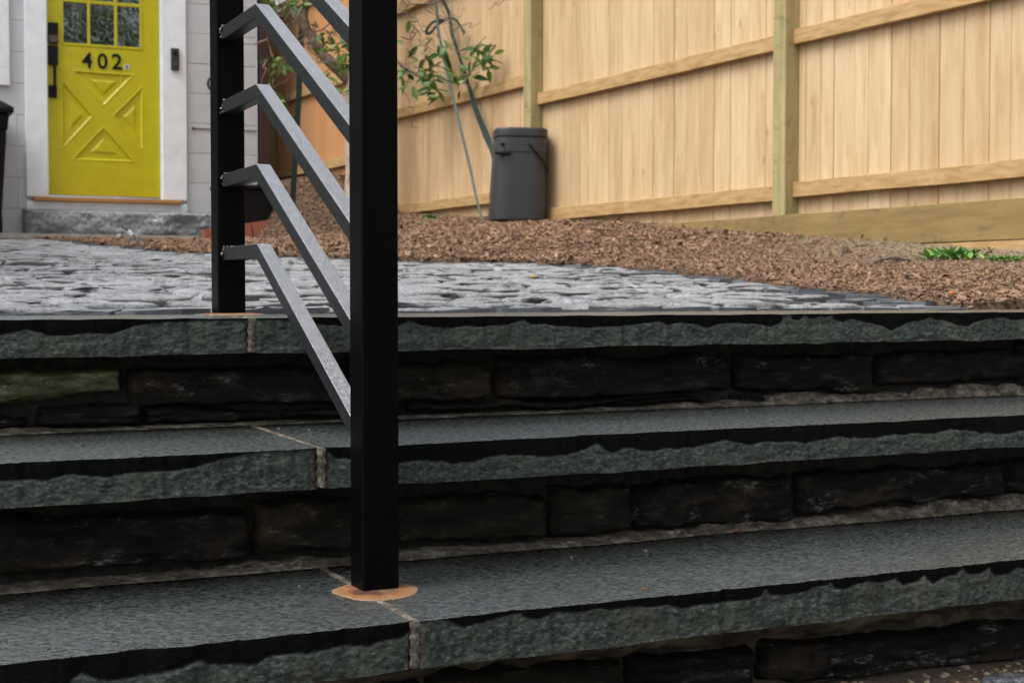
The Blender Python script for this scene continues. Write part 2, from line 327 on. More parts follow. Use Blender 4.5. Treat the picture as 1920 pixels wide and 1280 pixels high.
# cobbles: one paved surface of rounded granite setts
V=[];F=[];C=[]; nv0=0
n=2.52; row=0
while n<11.1:
    dn=random.uniform(.105,.14); s=-1.0+random.random()*.15
    while s<3.0:
        ds=random.uniform(.12,.24); s0,s1,n0,n1=s+.005,s+ds-.005,n+.007,n+dn-.007; s+=ds
        cx,cy=(s0+s1)/2,(n0+n1)/2
        if not inpoly(cx,cy) or not inpoly(s1,cy) or n0<2.5: continue
        if dline(np.array(cx),np.array(cy),BND)<.07: continue
        x_,y_=ws(cx,cy)
        if abs(x_)>y_*.47+.4: continue
        u=np.array([0,.045,.10,.18,.32,.5,.68,.82,.90,.955,1]) if n<6.5 else np.array([0,.08,.2,.5,.8,.92,1]); k=len(u); U,W=np.meshgrid(u,u)
        jx=fbm(U*3+cx*9,W*3+cy*9,4,5)*.03; jy=fbm(U*3.5+cx*9,W*2+cy*9,4,6,.6)*.042
        e=np.minimum(np.minimum(U,1-U)*(s1-s0),np.minimum(W,1-W)*(n1-n0))
        prof=np.sqrt(np.clip(e/.016,0,1))
        h=random.gauss(0,.0035)
        tx,ty=random.gauss(0,.02),random.gauss(0,.025)
        dome=.002*(1-(2*U-1)**2)*(1-(2*W-1)**2)
        zz=zpat(n0+W*(n1-n0))+h+dome+(U-.5)*(s1-s0)*tx+(W-.5)*(n1-n0)*ty-.024*(1-prof)+.0065*fbm((s0+U*(s1-s0))*30,(n0+W*(n1-n0))*30,3,8)
        P=np.stack([s0+U*(s1-s0)+jx,n0+W*(n1-n0)+jy,zz],-1).reshape(-1,3)
        V.append(P); F.append(grid_faces(k,k)+nv0); tn_=random.uniform(.25,1); dirt=np.clip((.97-prof)/.10+1.2*fbm(U*3+cx*7,W*3+cy*7,3,12),0,1)*(prof<.999)*sstep((fbm(U*2+cx*5,W*2+cy*5,2,15)+.22)/.3); C.append(np.stack([np.full(k*k,tn_),dirt.ravel(),np.zeros(k*k)],1)); nv0+=len(P)
    n+=dn; row+=1
V=np.concatenate(V);F=np.concatenate(F);C=np.concatenate(C)
tag(mesh('cobbled_patio',V,F,M_COB,smooth=True,colr=C,rz=YAW),kind='structure')
# joint sand between the setts
sa2=np.arange(-1.0,3.0,.05); na2=np.arange(2.5,11.15,.05); S2,N2=np.meshgrid(sa2,na2)
MBj=MB()
# pale concrete apron before the house
mb=MB(); sg=np.linspace(-3.2,2.72,60)
for i in range(59):
    a0,a1=sg[i],sg[i+1]; z0=.425
    mb.box(a0,a1,11.25,12.6,z0-.2,z0+.012)
ap=MB(); ap.box(-3.2,2.55,11.30,12.6,.2,.437); tag(ap.build('path',M_CONC,rz=YAW),kind='structure')

# slate edging pieces
def plate(mb,s,n,z,ls,ln_,th,rot,tilt):
    k=random.randint(6,9); P=[]
    for i in range(k):
        q=2*math.pi*i/k+random.uniform(-.25,.25); r=random.uniform(.8,1.08)
        P.append((ls/2*r*np.sign(math.cos(q))*abs(math.cos(q))**.6,ln_/2*r*np.sign(math.sin(q))*abs(math.sin(q))**.6))
    M=Matrix.Translation((s,n,z))@Matrix.Rotation(rot,4,'Z')@Matrix.Rotation(tilt[0],4,'X')@Matrix.Rotation(tilt[1],4,'Y')
    V=[M@Vector((p[0],p[1],-th)) for p in P]+[M@Vector((p[0]*.96,p[1]*.96,random.uniform(-.002,.002))) for p in P]
    F=[tuple(range(k,2*k))]+[(i,(i+1)%k,k+(i+1)%k,k+i) for i in range(k)]
    mb.add(V,F,random.random())
mb=MB()
for i in range(26):
    s=-.6+i*.12+random.uniform(-.02,.02); 
    if s<2.2: plate(mb,s,2.475+random.uniform(-.006,.006)+.02,zpat(2.48)+random.uniform(.000,.009),random.uniform(.12,.2),random.uniform(.04,.07),.03,random.uniform(-.1,.1),(random.uniform(-.06,.02),random.uniform(-.03,.03)))
seglen=np.hypot(*np.diff(BND,axis=0).T)
for i,(a_,b_) in enumerate(zip(BND[:-1],BND[1:])):
    L=seglen[i]; t=0
    while t<L:
        ls=random.uniform(.14,.30); u=(t+ls/2)/L; p=a_+(b_-a_)*min(u,1); ang=math.atan2(b_[1]-a_[1],b_[0]-a_[0])
        wd=random.uniform(.08,.16)
        plate(mb,p[0]-.01,p[1],zpat(p[1])+random.uniform(-.004,.006),ls,wd,.035,ang+random.uniform(-.15,.15),(random.uniform(-.05,.05),random.uniform(-.03,.03)))
        if a_[1]<4.6:
            for q in range(3):
                plate(mb,p[0]-.05-q*.12+random.uniform(-.05,.03),p[1]+random.uniform(-.08,.08),zpat(p[1])+random.uniform(-.006,.006),random.uniform(.10,.24),random.uniform(.06,.11),.035,random.uniform(-.3,.3),(random.uniform(-.06,.06),random.uniform(-.04,.04)))
        t+=ls*.92
tag(mb.build('slate_edging',M_SLATE,rz=YAW),'row of dark irregular slate pieces edging the grey cobbled patio','edging')
for (x_,y_,sz,lb) in ((940,489,.17,'loose dark slate lump lying at the mulch edge right of the black front post'),(268,462,.3,'dark slate piece at the cobble edge in front of the granite step')):
    q=ray(x_,y_); t=(-.038-KP*2.48)/(q[2]-KP*(q@NV)); p=sn(q*t)
    mb=MB()
    for kk in range(3): plate(mb,random.uniform(-.03,.03),random.uniform(-.03,.03),.012+.012*kk,sz*(1-.2*kk),sz*.6,.03,random.uniform(-.3,.3),(random.uniform(-.15,.05),random.uniform(-.1,.1)))
    o=mb.build('slate_piece',M_SLATE,rz=YAW,loc=wpt(*p)); tag(o,lb,'stone')

# mulch chips
def chips(name,ns,region,size,seed,colf):
    r=np.random.default_rng(seed); s=[];nn=[]
    s=r.uniform(region[0],region[1],ns); nn=r.uniform(region[2],region[3],ns)
    x,y=ws(s,nn); pf=x*math.cos(PHI)+y*math.sin(PHI)
    ok=~inpoly(s,nn)&(pf<FC+.02)&(np.abs(x)<y*.40+.2)&(s>1.3)&~((nn>11.3)&(s<2.6))
    edge=dline(s,nn,BND); ok&=(edge>.02)|(r.random(ns)<.4)
    sandy=np.clip((s-2.75)/.9,0,1)*np.clip((6.3-nn)/2.0,0,1); ok&=r.random(ns)>sandy*.55
    nearf=np.clip(1-(FC-pf)/.5,0,1)*np.clip((7.2-nn)/1.2,0,1); ok&=r.random(ns)>nearf*.93
    s=s[ok];nn=nn[ok];sandy=sandy[ok]; k=len(s); z=hall(s,nn)+r.uniform(-.002,.012,k)
    L=size*r.lognormal(-.1,.4,k)*(1-.35*sandy); W=L*r.uniform(.22,.5,k); yaw=r.uniform(0,6.28,k); ti=r.normal(0,.35,k); ro=r.normal(0,.45,k)
    ax=np.stack([np.cos(yaw)*np.cos(ti),np.sin(yaw)*np.cos(ti),np.sin(ti)],1)
    ay=np.stack([-np.sin(yaw)*np.cos(ro),np.cos(yaw)*np.cos(ro),np.sin(ro)],1); az=np.cross(ax,ay)
    c=np.stack([s,nn,z],1); V=[]
    for u,v,h in ((-.5,-.5,0),(.5,-.35,0),(.5,.4,0),(-.45,.5,0),(-.5,-.5,-.16),(.5,-.35,-.16),(.5,.4,-.16),(-.45,.5,-.16)):
        V.append(c+ax*(L*u)[:,None]+ay*(W*v)[:,None]+az*(W*h)[:,None])
    V=np.stack(V,1).reshape(-1,3); b=np.arange(k)[:,None]*8
    F=np.concatenate([b+np.array(f) for f in ((0,1,2,3),(0,4,5,1),(1,5,6,2),(2,6,7,3),(3,7,4,0))],0)
    cc=colf(r,k,sandy); C=np.repeat(cc,8,0)
    me=mesh(name,V,F,M_CHIP,colr=C,rz=YAW); return me
def mc(r,k,sandy):
    b=np.array([[.10,.052,.030],[.20,.115,.070],[.34,.20,.12],[.045,.025,.016],[.50,.34,.22],[.28,.15,.085]])
    c=b[r.choice(6,k,p=[.25,.25,.12,.22,.08,.08])]*r.uniform(.5,1.0,(k,1))
    c=c*np.array([.74,.66,.56])
    return c+sandy[:,None]*np.array([.05,.045,.035])
tag(chips('mulch',150000,(1.3,4.7,2.2,5.6),.0135,1,mc),'brown shredded bark mulch between the cobbles and the fence','mulch',kind='stuff')
tag(chips('mulch',160000,(1.3,4.6,5.4,12.0),.023,2,mc),'brown shredded bark mulch in the bed beyond the cobbles, up to the house','mulch',kind='stuff')

# ================================================================ STAIRS
stair=empty('stone_steps',wpt(.6,1.5,-.54),YAW,'dark wet bluestone steps with three thick slab treads over dark field stone risers','steps')
O=np.array([.6,1.5,-.54])
def L3(V): return np.asarray(V,float)-O
TR={1:(2.087,-.0388,.052,2.455),2:(1.795,-.2031,.053,2.17),3:(1.511,-.372,.0555,1.885)}
JS={1:.549,2:.5635,3:.5835}
def band(k):
    pts=[]
    def ad(lst,fx):
        for X,v in lst: pts.append((fx(X),v))
    if k==1:
        ad([(0,.43),(50,.27),(75,.33),(100,.47),(140,.42),(165,.38),(210,.40),(240,.27),(260,.18),(330,.08),(470,.05),(480,.05),(540,.06),(567,.1),(600,.2),(640,.24)],lambda x:x)
        ad([(335,.24),(385,.12),(450,.24),(560,.35),(630,.36),(700,.30),(790,.34),(870,.27),(940,.28),(1030,.12),(1080,.27),(1160,.27),(1300,.37),(1450,.38),(1600,.33),(1700,.27),(1790,.24),(1850,.32)],lambda X:640+X/3)
        ad([(0,.27),(80,.33),(130,.46),(200,.33),(300,.27),(400,.35),(500,.43),(550,.33),(563,.03),(603,.03),(612,.20),(650,.22),(678,.02),(700,.14),(740,.17),(765,.10),(800,.13),(830,.03),(850,.22),(900,.30),(940,.20),(1000,.27),(1080,.37),(1130,.50),(1180,.63),(1220,.50),(1260,.36),(1330,.30),(1390,.17),(1440,.28),(1480,.27),(1540,.45),(1600,.52),(1640,.37),(1700,.25),(1760,.2),(1800,.2),(1850,.3),(1920,.28)],lambda X:1280+X/3)
    if k==2:
        ad([(0,.40),(100,.39),(200,.41),(270,.42),(330,.37),(400,.32),(500,.38),(600,.46),(700,.40),(800,.37),(950,.40),(1050,.34),(1150,.26),(1250,.14),(1350,.08),(1450,.02),(1780,.01),(1830,.03),(1900,.30)],lambda X:X/3)
        ad([(330,.45),(450,.43),(560,.5),(650,.55),(750,.54),(850,.45),(920,.40),(1000,.43),(1100,.49),(1200,.53),(1300,.46),(1400,.37),(1450,.23),(1500,.43),(1540,.52),(1600,.40),(1660,.43),(1700,.5),(1780,.52),(1840,.45)],lambda X:640+X/3)
        ad([(0,.5),(100,.45),(170,.38),(260,.32),(380,.50),(480,.44),(600,.47),(700,.53),(780,.50),(830,.42),(880,.38),(950,.47),(1050,.47),(1120,.49),(1180,.43),(1250,.45),(1330,.40),(1400,.43),(1460,.40),(1530,.35),(1600,.40),(1700,.52),(1800,.57),(1920,.52)],lambda X:1280+X/3)
    if k==3:
        ad([(0,.95),(120,.8),(250,.85),(350,.7),(400,.45),(450,.33),(520,.45),(620,.57),(800,.5),(900,.5),(1000,.43),(1100,.32),(1130,.31),(1170,.45),(1250,.45),(1350,.5),(1420,.53),(1480,.45),(1600,.38),(1700,.40)],lambda X:X/3)
        ad([(80,.42),(250,.38),(400,.42),(430,.37),(560,.33),(620,.25),(645,.10),(700,.02),(790,.01),(850,.07),(900,.20),(940,.25),(1000,.20),(1060,.18),(1130,.13),(1200,.08),(1260,.10),(1300,.20),(1350,.25),(1400,.20),(1440,.12),(1480,.13),(1550,.17),(1620,.15),(1700,.13),(1750,.2),(1850,.17)],lambda X:560+X/3)
        ad([(0,.2),(100,.23),(140,.22),(210,.34),(280,.3),(360,.3),(440,.3),(560,.3),(600,.27),(630,.08),(660,.23),(750,.3),(840,.27),(880,.17),(920,.17),(950,.09),(980,.24),(1040,.30),(1100,.20),(1150,.15),(1190,.24),(1250,.23),(1290,.15),(1330,.37),(1400,.30),(1430,.16),(1470,.40),(1530,.25),(1580,.22),(1610,.05),(1650,.26),(1700,.27),(1745,.10),(1780,.35),(1850,.35),(1890,.2),(1920,.25)],lambda X:1200+.375*X)
    P=[(s_at(x,TR[k][0]),v) for x,v in pts]; P.sort(); return np.array(P)
for k,(N0,zt,T,NB) in TR.items():
    B=band(k)
    lo,hi=B[0,0],B[-1,0]
    ex=[];q=lo-.05
    while q>-1: ex.append((q,random.uniform(.15,.5))); q-=random.uniform(.04,.12)
    q=hi+.05
    while q<3.1: ex.append((q,random.uniform(.15,.5))); q+=random.uniform(.04,.12)
    B=np.array(sorted([tuple(b) for b in B]+ex))
    for (sa_,sb_) in ((-.9,JS[k]-.0045),(JS[k]+.0045,3.0)):
        vis0,vis1=max(sa_,lo-.05),min(sb_,hi+.05)
        ss=np.unique(np.concatenate([np.arange(sa_,vis0,.02),np.arange(vis0,vis1,.0032),np.arange(vis1,sb_,.02),[sb_]]))
        ns_=len(ss)
        b=np.interp(ss,B[:,0],B[:,1])+.05*fbm(ss*60,ss*0,3,k*5)*np.interp(ss,B[:,0],B[:,1])*2
        b=np.maximum(b,0)
        e=.006*fbm(ss*7,ss*0+k,3,k)+.003*fbm(ss*70,ss*0+k,4,k+3,.6)+.004*np.clip(fbm(ss*22,ss*0+k,3,k+5)-.28,0,1)*4
        endf=np.minimum(ss-sa_,sb_-ss); er=.004*(1-sstep(endf/.006))
        rows=[];cc=[]
        nf=30; fr=np.linspace(0,1,nf)
        for f_ in fr[::-1]:     # bottom to top of the face
            wet=sstep((b-f_)/.02+.5) if True else 0
            wet=np.where(b<.012,0,wet)
            rec=np.where(b>.01,np.clip(f_/np.maximum(b,.01),0,1),0)*.0055*np.clip(b*3,0,1)
            rough=.0034*fbm(ss*30+7*k,np.full(ns_,f_*T*50),3,k+20)+.0022*fbm(ss*150,np.full(ns_,f_*T*170),3,k+40,.6)
            off=wet*(rec+.25*rough)+(1-wet)*(.001+rough-.002*(f_-.5))
            off=off*min(1,(1-f_)*12+.3)
            rows.append(np.stack([ss,N0+e*(1-f_*.4)+off*np.where(f_<.03,.3,1)+er,zt-f_*T+.0012*fbm(ss*20,ss*0,2,k+60)*(1 if f_<.05 else 0)+(.003*fbm(ss*14,ss*0+3,4,k+9) if f_>.97 else 0)],-1)); cc.append(wet)
        FR=np.stack(rows); CC=np.stack(cc)
        sl=empty  # noqa
        Vf=L3(FR.reshape(-1,3)); Ff=grid_faces(nf,ns_)
        # top
        tn=np.concatenate([[0],np.geomspace(.002,1,9)]); top=[]
        for t in tn:
            y0=FR[-1,:,1]; z0=FR[-1,:,2]
            yy=y0+(NB-y0)*t; zz=z0*(1-min(1,t*6))+(zt+.0008*fbm(ss*3,yy*3,3,k+70))*min(1,t*6)
            top.append(np.stack([ss,yy,zz],-1))
        TP=np.stack(top); Vt=L3(TP.reshape(-1,3)); Ft=grid_faces(len(tn),ns_)
        # bottom, back, ends (one shell)
        bot=np.stack([FR[0],np.stack([ss,np.full(ns_,NB),np.full(ns_,zt-T)],-1)]); Vb=L3(bot.reshape(-1,3)); Fb=grid_faces(2,ns_)[:,::-1]
        V=np.concatenate([Vf,Vt,Vb]); F=[tuple(f) for f in Ff]+[tuple(f+len(Vf)) for f in Ft]+[tuple(f+len(Vf)+len(Vt)) for f in Fb]
        mi=[1]*len(Ff)+[0]*len(Ft)+[1]*len(Fb)
        for ci in (0,ns_-1):
            loop=[r*ns_+ci for r in range(nf)]+[len(Vf)+len(Vt)-ns_+ci]+[len(Vf)+len(Vt)+ns_+ci]
            F.append(tuple(loop if ci==0 else loop[::-1])); mi.append(1)
        b0=len(Vf)+len(Vt)+ns_; t0=len(Vf)+len(Vt)-ns_
        for i in range(ns_-1): F.append((t0+i,t0+i+1,b0+i+1,b0+i)); mi.append(1)
        C=np.concatenate([CC.reshape(-1),np.zeros(len(Vt)+len(Vb))])
        o=mesh('tread_slab',V,F,M_TOP,stair,smooth=True,colr=C); o.data.materials.append(M_FACE)
        o.data.polygons.foreach_set('material_index',mi); o.data.polygons.foreach_set('use_smooth',[True]*(len(F)))
    # mortar in the joint between the two slabs
    j0=JS[k]; nn=np.arange(N0+.006,NB,.006); mb=MB()
    V=[];w_=.0055+.0015*fbm(nn*30,nn*0,3,k+80)
    for i,q in enumerate(nn):
        zc=zt+.0012+.001*fbm(np.array(q*60),np.array(0.),2,3); V+=[(j0-w_[i],q,zc-.0015),(j0,q,zc+.0005),(j0+w_[i],q,zc-.0015)]
    F=[(3*i+c,3*i+c+1,3*i+4+c,3*i+3+c) for i in range(len(nn)-1) for c in (0,1)]
    nb=len(V); zz=np.linspace(zt,zt-T+.002,14)
    for i,q in enumerate(zz):
        w2=.0058+.0012*math.sin(i*1.7); V+=[(j0-w2,N0+.003,q),(j0+.0,N0+.0005+.001*math.sin(i*2.3),q),(j0+w2,N0+.003,q)]
    F+=[(nb+3*i+c,nb+3*i+3+c,nb+3*i+4+c,nb+3*i+c+1) for i in range(13) for c in (0,1)]
    F+=[(0,nb,nb+1,1),(1,nb+1,nb+2,2)]
    mesh('mortar_joint',L3(V),F,M_MORT,stair,smooth=True)
# risers
def stone(parent,name,sL,sR,zL0,zL1,zR0,zR1,nf,mat,seed,label=None,depth=.05):
    ku=max(16,int((sR-sL)/.006)); kv=18; u=np.linspace(0,1,ku);v=np.linspace(0,1,kv); U,W=np.meshgrid(u,v)
    wl=sR-sL; zb=zL0+(zR0-zL0)*U; zt_=zL1+(zR1-zL1)*U; hh=zt_-zb
    zb=zb+.010*fbm(U*wl*16,U*0,4,seed); zt_=zt_+.010*fbm(U*wl*16,U*0,4,seed+1)
    s_=sL+U*wl+(.006*fbm(W*4,W*0,3,seed+2))*(1-2*np.abs(U-.5)*0)
    e=np.minimum(np.minimum(U,1-U)*wl,np.minimum(W,1-W)*np.maximum(hh,.01)); pr=np.sqrt(np.clip(e/.007,0,1))
    lay=np.floor((W*6+fbm(U*wl*5,W*2,2,seed+5)*1.5))*.37; 
    off=-.010*fbm(s_*14,(zb+W*hh)*45,5,seed+3)*1.4-.006*vn(s_*3,lay*7,seed+9)
    y=nf+off+depth*.6*(1-pr)
    V=np.stack([s_,y,zb+W*(zt_-zb)],-1).reshape(-1,3)
    o=mesh(name,L3(V),grid_faces(kv,ku),mat,parent,smooth=True)
    if label: o['label']=label
    return o
def px_s(x,N): return s_at(x,N)
def px_z(x,y,N): return float(sn(hit(x,y,NV,N))[2])
RISE={1:(2.155,-.2031,-.0388-.052),2:(1.872,-.372,-.2031-.053),3:(1.60,-.545,-.372-.0555)}
STN={1:[(-60,235,752,700,702,770,'m'),(235,0,0,0,0,0,0)],}
for k,(NR,zb,zt) in RISE.items():
    mb=MB(); 
    s_=np.arange(-.9,3.001,.02); V=[];F=[]
    for i,q in enumerate(s_):
        for j,z in enumerate(np.linspace(zb-.02,zt,8)): V.append((q,NR+.028+.006*float(fbm(q*20,z*60,3,k)),z))
    F=grid_faces(len(s_),8)
    rw=mesh('riser_wall',L3(V),F,M_JOINT if k<3 else M_MORTD,stair,smooth=True)
    X=lambda x,NR=NR: px_s(x,NR)
    def quad(xl,xr,yl0,yl1,yr0,yr1,mat,seed,label=None,name='field_stone'):   # y0 = lower edge, y1 = upper edge, photo measures on the riser plane
        return stone(rw,name,X(xl),X(xr),px_z(xl,yl0,NR),px_z(xl,yl1,NR),px_z(xr,yr0,NR),px_z(xr,yr1,NR),NR,mat,seed,label)
    if k==1:
        quad(-90,236,778,697,738,692,M_MOSS,1,'moss green wedge shaped stone','mossy_stone')
        quad(-60,60,812,772,800,778,M_RIS,2); quad(72,268,798,762,795,750,M_RIS,3); quad(245,640,762,686,757,690,M_RIS,4)
        quad(275,530,795,764,790,764,M_RIS,5); quad(537,760,788,764,776,762,M_RIS,6)
        quad(655,925,760,676,752,672,M_RIS2,7); quad(935,1372,752,668,735,664,M_RIS,8)
        quad(770,1330,776,758,757,742,M_RIS,9); quad(1385,1640,735,664,738,662,M_RIS,10)
        quad(1380,1500,762,744,756,742,M_RIS,11); quad(1650,1960,725,660,712,652,M_RIS,12)
        sides=((-.88,-.2),(-.19,.2),(2.12,2.5),(2.51,2.98))
    elif k==2:
        quad(-80,470,1085,975,1050,955,M_RIS,21); quad(480,700,1045,940,1030,935,M_RIS2,22); quad(705,1030,1030,930,1010,925,M_RIS2,23)
        quad(1040,1190,1008,918,1000,912,M_RIS2,24); quad(1195,1495,1000,908,978,890,M_RIS,25); quad(1505,1885,965,885,930,868,M_RIS,26); quad(1895,2100,925,868,920,850,M_RIS,27)
        sides=((-.88,-.3),(-.29,.13),(2.05,2.5),(2.51,2.98))
    else:
        quad(-100,420,1420,1310,1400,1300,M_RIS,31); quad(430,800,1400,1300,1380,1280,M_RIS,32); quad(810,1180,1370,1262,1340,1240,M_RIS2,33)
        quad(1190,1425,1330,1238,1300,1212,M_RIS,34); quad(1440,2000,1290,1203,1232,1162,M_RIS,35)
        sides=((-.88,-.3),(-.29,.1),(1.75,2.3),(2.31,2.98))
    for i,(q0,q1) in enumerate(sides): stone(rw,'field_stone',q0,q1,zb+.015,zt-.012,zb+.015,zt-.012,NR,M_RIS,60+i+k*7)
    # uneven mortar fillet at the foot of the riser
    if k<3:
        ss=np.arange(-.9,3.0,.004); 
        if k==1:
            hx=[(-50,.020),(60,.024),(120,.016),(240,.010),(300,.014),(430,.012),(480,.006),(600,.004),(760,.002),(850,.010),(950,.012),(1050,.014),(1200,.010),(1290,.018),(1330,.006),(1420,.022),(1500,.026),(1600,.024),(1700,.034),(1800,.036),(1920,.040)]
        else:
            hx=[(-50,.012),(60,.020),(150,.017),(300,.012),(380,.018),(470,.030),(560,.024),(660,.018),(750,.030),(850,.018),(1000,.016),(1150,.022),(1300,.026),(1450,.020),(1560,.016),(1650,.024),(1750,.030),(1850,.034),(1920,.040)]
        hx=np.array([(X(x),max(.0015,h*(.45 if x>1250 else .28)-(.001))) for x,h in hx]); hh=np.interp(ss,hx[:,0],hx[:,1])*(1+.8*fbm(ss*16,ss*0,6,k+100,.72))+.0005
        hh=np.maximum(hh,.0015); out=.010+.008*fbm(ss*7,ss*0,3,k+110)+hh*.35
        rows=[]
        for j,t in enumerate(np.linspace(0,1,7)):
            y=NR-out*(1-t)**1.3-.004+.0+t*.004+ .0045*fbm(ss*120,ss*0+t*14,4,k+120,.7)*(t>0); z=zb+.001+hh*t**.9
            rows.append(np.stack([ss,y,z],-1))
        rows.append(np.stack([ss,np.full(len(ss),NR+.03),zb+hh+.002],-1))
        mesh('mortar_fillet',L3(np.stack(rows).reshape(-1,3)),grid_faces(8,len(ss)),M_MORT,stair,smooth=True)
    else:
        ss=np.arange(-.9,3.0,.004); rows=[]; hh=.040+.012*fbm(ss*5,ss*0,3,201)+.012*fbm(ss*30,ss*0,3,202)
        for t in np.linspace(0,1,9): rows.append(np.stack([ss,NR-.006+.004*fbm(ss*20,ss*0+t*3,3,203)+.02*t**6,zt-hh*t],-1))
        mesh('mortar_band',L3(np.stack(rows).reshape(-1,3)),grid_faces(9,len(ss))[:,::-1],M_MORTD,stair,smooth=True)
# rusty grout round the post feet
def collar(cs,cn,zt,rs,rn_,name='grout_collar'):
    V=[(0,0,.003)];k=48
    for r_,z in ((.55,.0028),(.85,.0018),(.96,.0010),(1.0,.0002)):
        for i in range(k):
            q=2*math.pi*i/k; rr=r_*(1+.05*math.sin(3*q+1)+.03*math.sin(5*q)+random.uniform(-.012,.012)); V.append((rs*rr*math.cos(q),rn_*rr*math.sin(q),z))
    F=[(0,1+i,1+(i+1)%k) for i in range(k)]
    for j in range(3): F+=[(1+j*k+i,1+(j+1)*k+i,1+(j+1)*k+(i+1)%k,1+j*k+(i+1)%k) for i in range(k)]
    o=mesh(name,V,F,M_RUST,stair,smooth=True,loc=(cs-O[0],cn-O[1],zt-O[2])); return o
collar(.598,1.685,-.372,.053,.055); collar(.60,2.41,-.0388,.055,.06)
# grit and debris on the treads
mb=MB()
for i in range(30):
    k=random.choice((2,3,3)); N0,zt,T,NB=TR[k]; s=random.uniform(.1,2.0); q=NB-.09-abs(random.gauss(0,.05)) if random.random()<.6 else random.uniform(N0+.02,NB-.08)
    r_=random.uniform(.0008,.0022); M=Matrix.Translation((s-O[0],q-O[1],zt+r_*.6-O[2]))@Matrix.Rotation(random.random()*6,4,'Z')
    mb.box(-r_,r_*1.2,-r_*.8,r_,-r_*.6,r_*.6,M=M)
o=mb.build('grit',M_SLATE,stair); o['kind']='stuff'
leafs=[]
def leafblade(mb,p,dirv,nrm,L,Wd,c,fold=.15):
    d=dirv.normalized(); sdv=d.cross(nrm).normalized(); nrm=sdv.cross(d).normalized(); V=[];
    prof=((0,.02),(.18,.32),(.4,.5),(.65,.38),(.85,.16),(1,.0))
    for t,w_ in prof:
        b=p+d*L*t-nrm*L*.18*t*t
        V+= [b-sdv*Wd*w_+nrm*Wd*fold, b, b+sdv*Wd*w_+nrm*Wd*fold]
    F=[(3*i+c_,3*i+c_+1,3*i+c_+4,3*i+c_+3) for i in range(5) for c_ in (0,1)]
    mb.add(V,F,c)
M_DRY=simple('dry_leaf',(.24,.09,.035),.7)
for (x_,y_,L,lb) in ((400,1075,.022,'curled brown leaf on the lowest tread left of the front post'),(1203,1110,.012,'tiny orange leaf fragment on the lowest tread right of the front post'),(1372,1001,.02,'thin dark twig piece on the lowest tread by the mortar')):
    p=hit(x_,y_,ZV,-.372); mb=MB(); leafblade(mb,Vector((0,0,.002)),Vector(SV)+Vector((0,.2,.05)),Vector((0,-.2,1)),L,L*.35,1.0,.4)
    tag(mb.build('fallen_leaf',M_DRY,loc=Vector(p)+Vector((0,0,.001))),lb,'leaf')

# ================================================================ RAILING
rail=empty('stair_railing',wpt(.6,1.703,-.372),YAW,'black square steel stair railing with wet sloping bars between two posts','railing')
OR=np.array([.6,1.703,-.372])
def post(n0,z0,z1):
    mb=MB(); h=.0241; mb.box(.003-h,.003+h,n0-OR[1]-h,n0-OR[1]+h,z0-OR[2],z1-OR[2]); return mb.build('post',M_POST,rail,bevel=.003,seg=3)
post(1.703,-.374,.66); post(2.447,-.0405,.92)
for k in range(6):
    z=.075+.1237*k; f=1.703+.0238; r_=2.447-.0238; bn=2.206; sl_=.518; h=.011; T=.0222
    ze=z-sl_*(bn-f)
    P=[(r_,z),(bn,z),(f,ze),(f,ze-T*1.127),(bn+T*.243,z-T),(r_,z-T)]
    mb=MB(); mb.prism([(p[0]-OR[1],p[1]-OR[2]) for p in P],-.0115,.0115,ax='x'); o=mb.build('bar' if k<5 else 'handrail',M_SIDE,rail,bevel=.0016,seg=2); o.data.materials.append(M_RAIL)
    for pl in o.data.polygons:
        if pl.normal.z>.5: pl.material_index=1      # rain stands on the upper faces only
    wb=MB()
    for i in range(9):
        q=Vector((-.0115+random.uniform(-.003,.002),r_-OR[1]-.002+random.uniform(-.003,.001),z-OR[2]-.001-random.random()*.020)); 
        wb.tube([q+Vector((0,-.0025,0)),q,q+Vector((0,.002,0))],[.001,.0026,.0015],6)
    for i in range(6):
        q=Vector((-.011+random.random()*.02,r_-OR[1]-.002,z-OR[2]+.0005)); wb.tube([q+Vector((0,-.004,0)),q,q+Vector((0,.002,0))],[.001,.003,.002],6)
    wb.build('weld',M_WELD,o)

# ================================================================ FENCE
fence=empty('pine_fence',Vector((math.cos(PHI)*FC-math.sin(PHI)*7.87,math.sin(PHI)*FC+math.cos(PHI)*7.87,.40)),PHI-math.pi/2,'tall new pine board fence with green tinted treated posts running back to the house','fence')
def fx(t): return 7.87-t                # local x grows toward the camera
FZ0=.40
TP=[2.99,5.43,7.87,10.31,12.75]
def zl(z): return z-FZ0
for t in [.55]+TP:
    mb=MB(); h=.046; gz=float(hall(*sn(np.array([math.cos(PHI)*FC-math.sin(PHI)*t,math.sin(PHI)*FC+math.cos(PHI)*t,0]))[:2]))
    mb.box(fx(t)-h,fx(t)+h,-.075,.015,zl(gz-.15),zl(2.75)); mb.build('post',M_TPOST,fence,bevel=.008)
UPZ={0:(1.175,1.245),1:(1.175,1.245),2:(1.165,1.238),3:(1.30,1.372),4:(1.70,1.775)}
LOZ={0:(.45,.522),1:(.45,.522),2:(.440,.513),3:(.585,.655),4:(1.03,1.10)}
BOT={0:.1,1:.1,2:.30,3:.44,4:.95}
edges=[.55]+TP
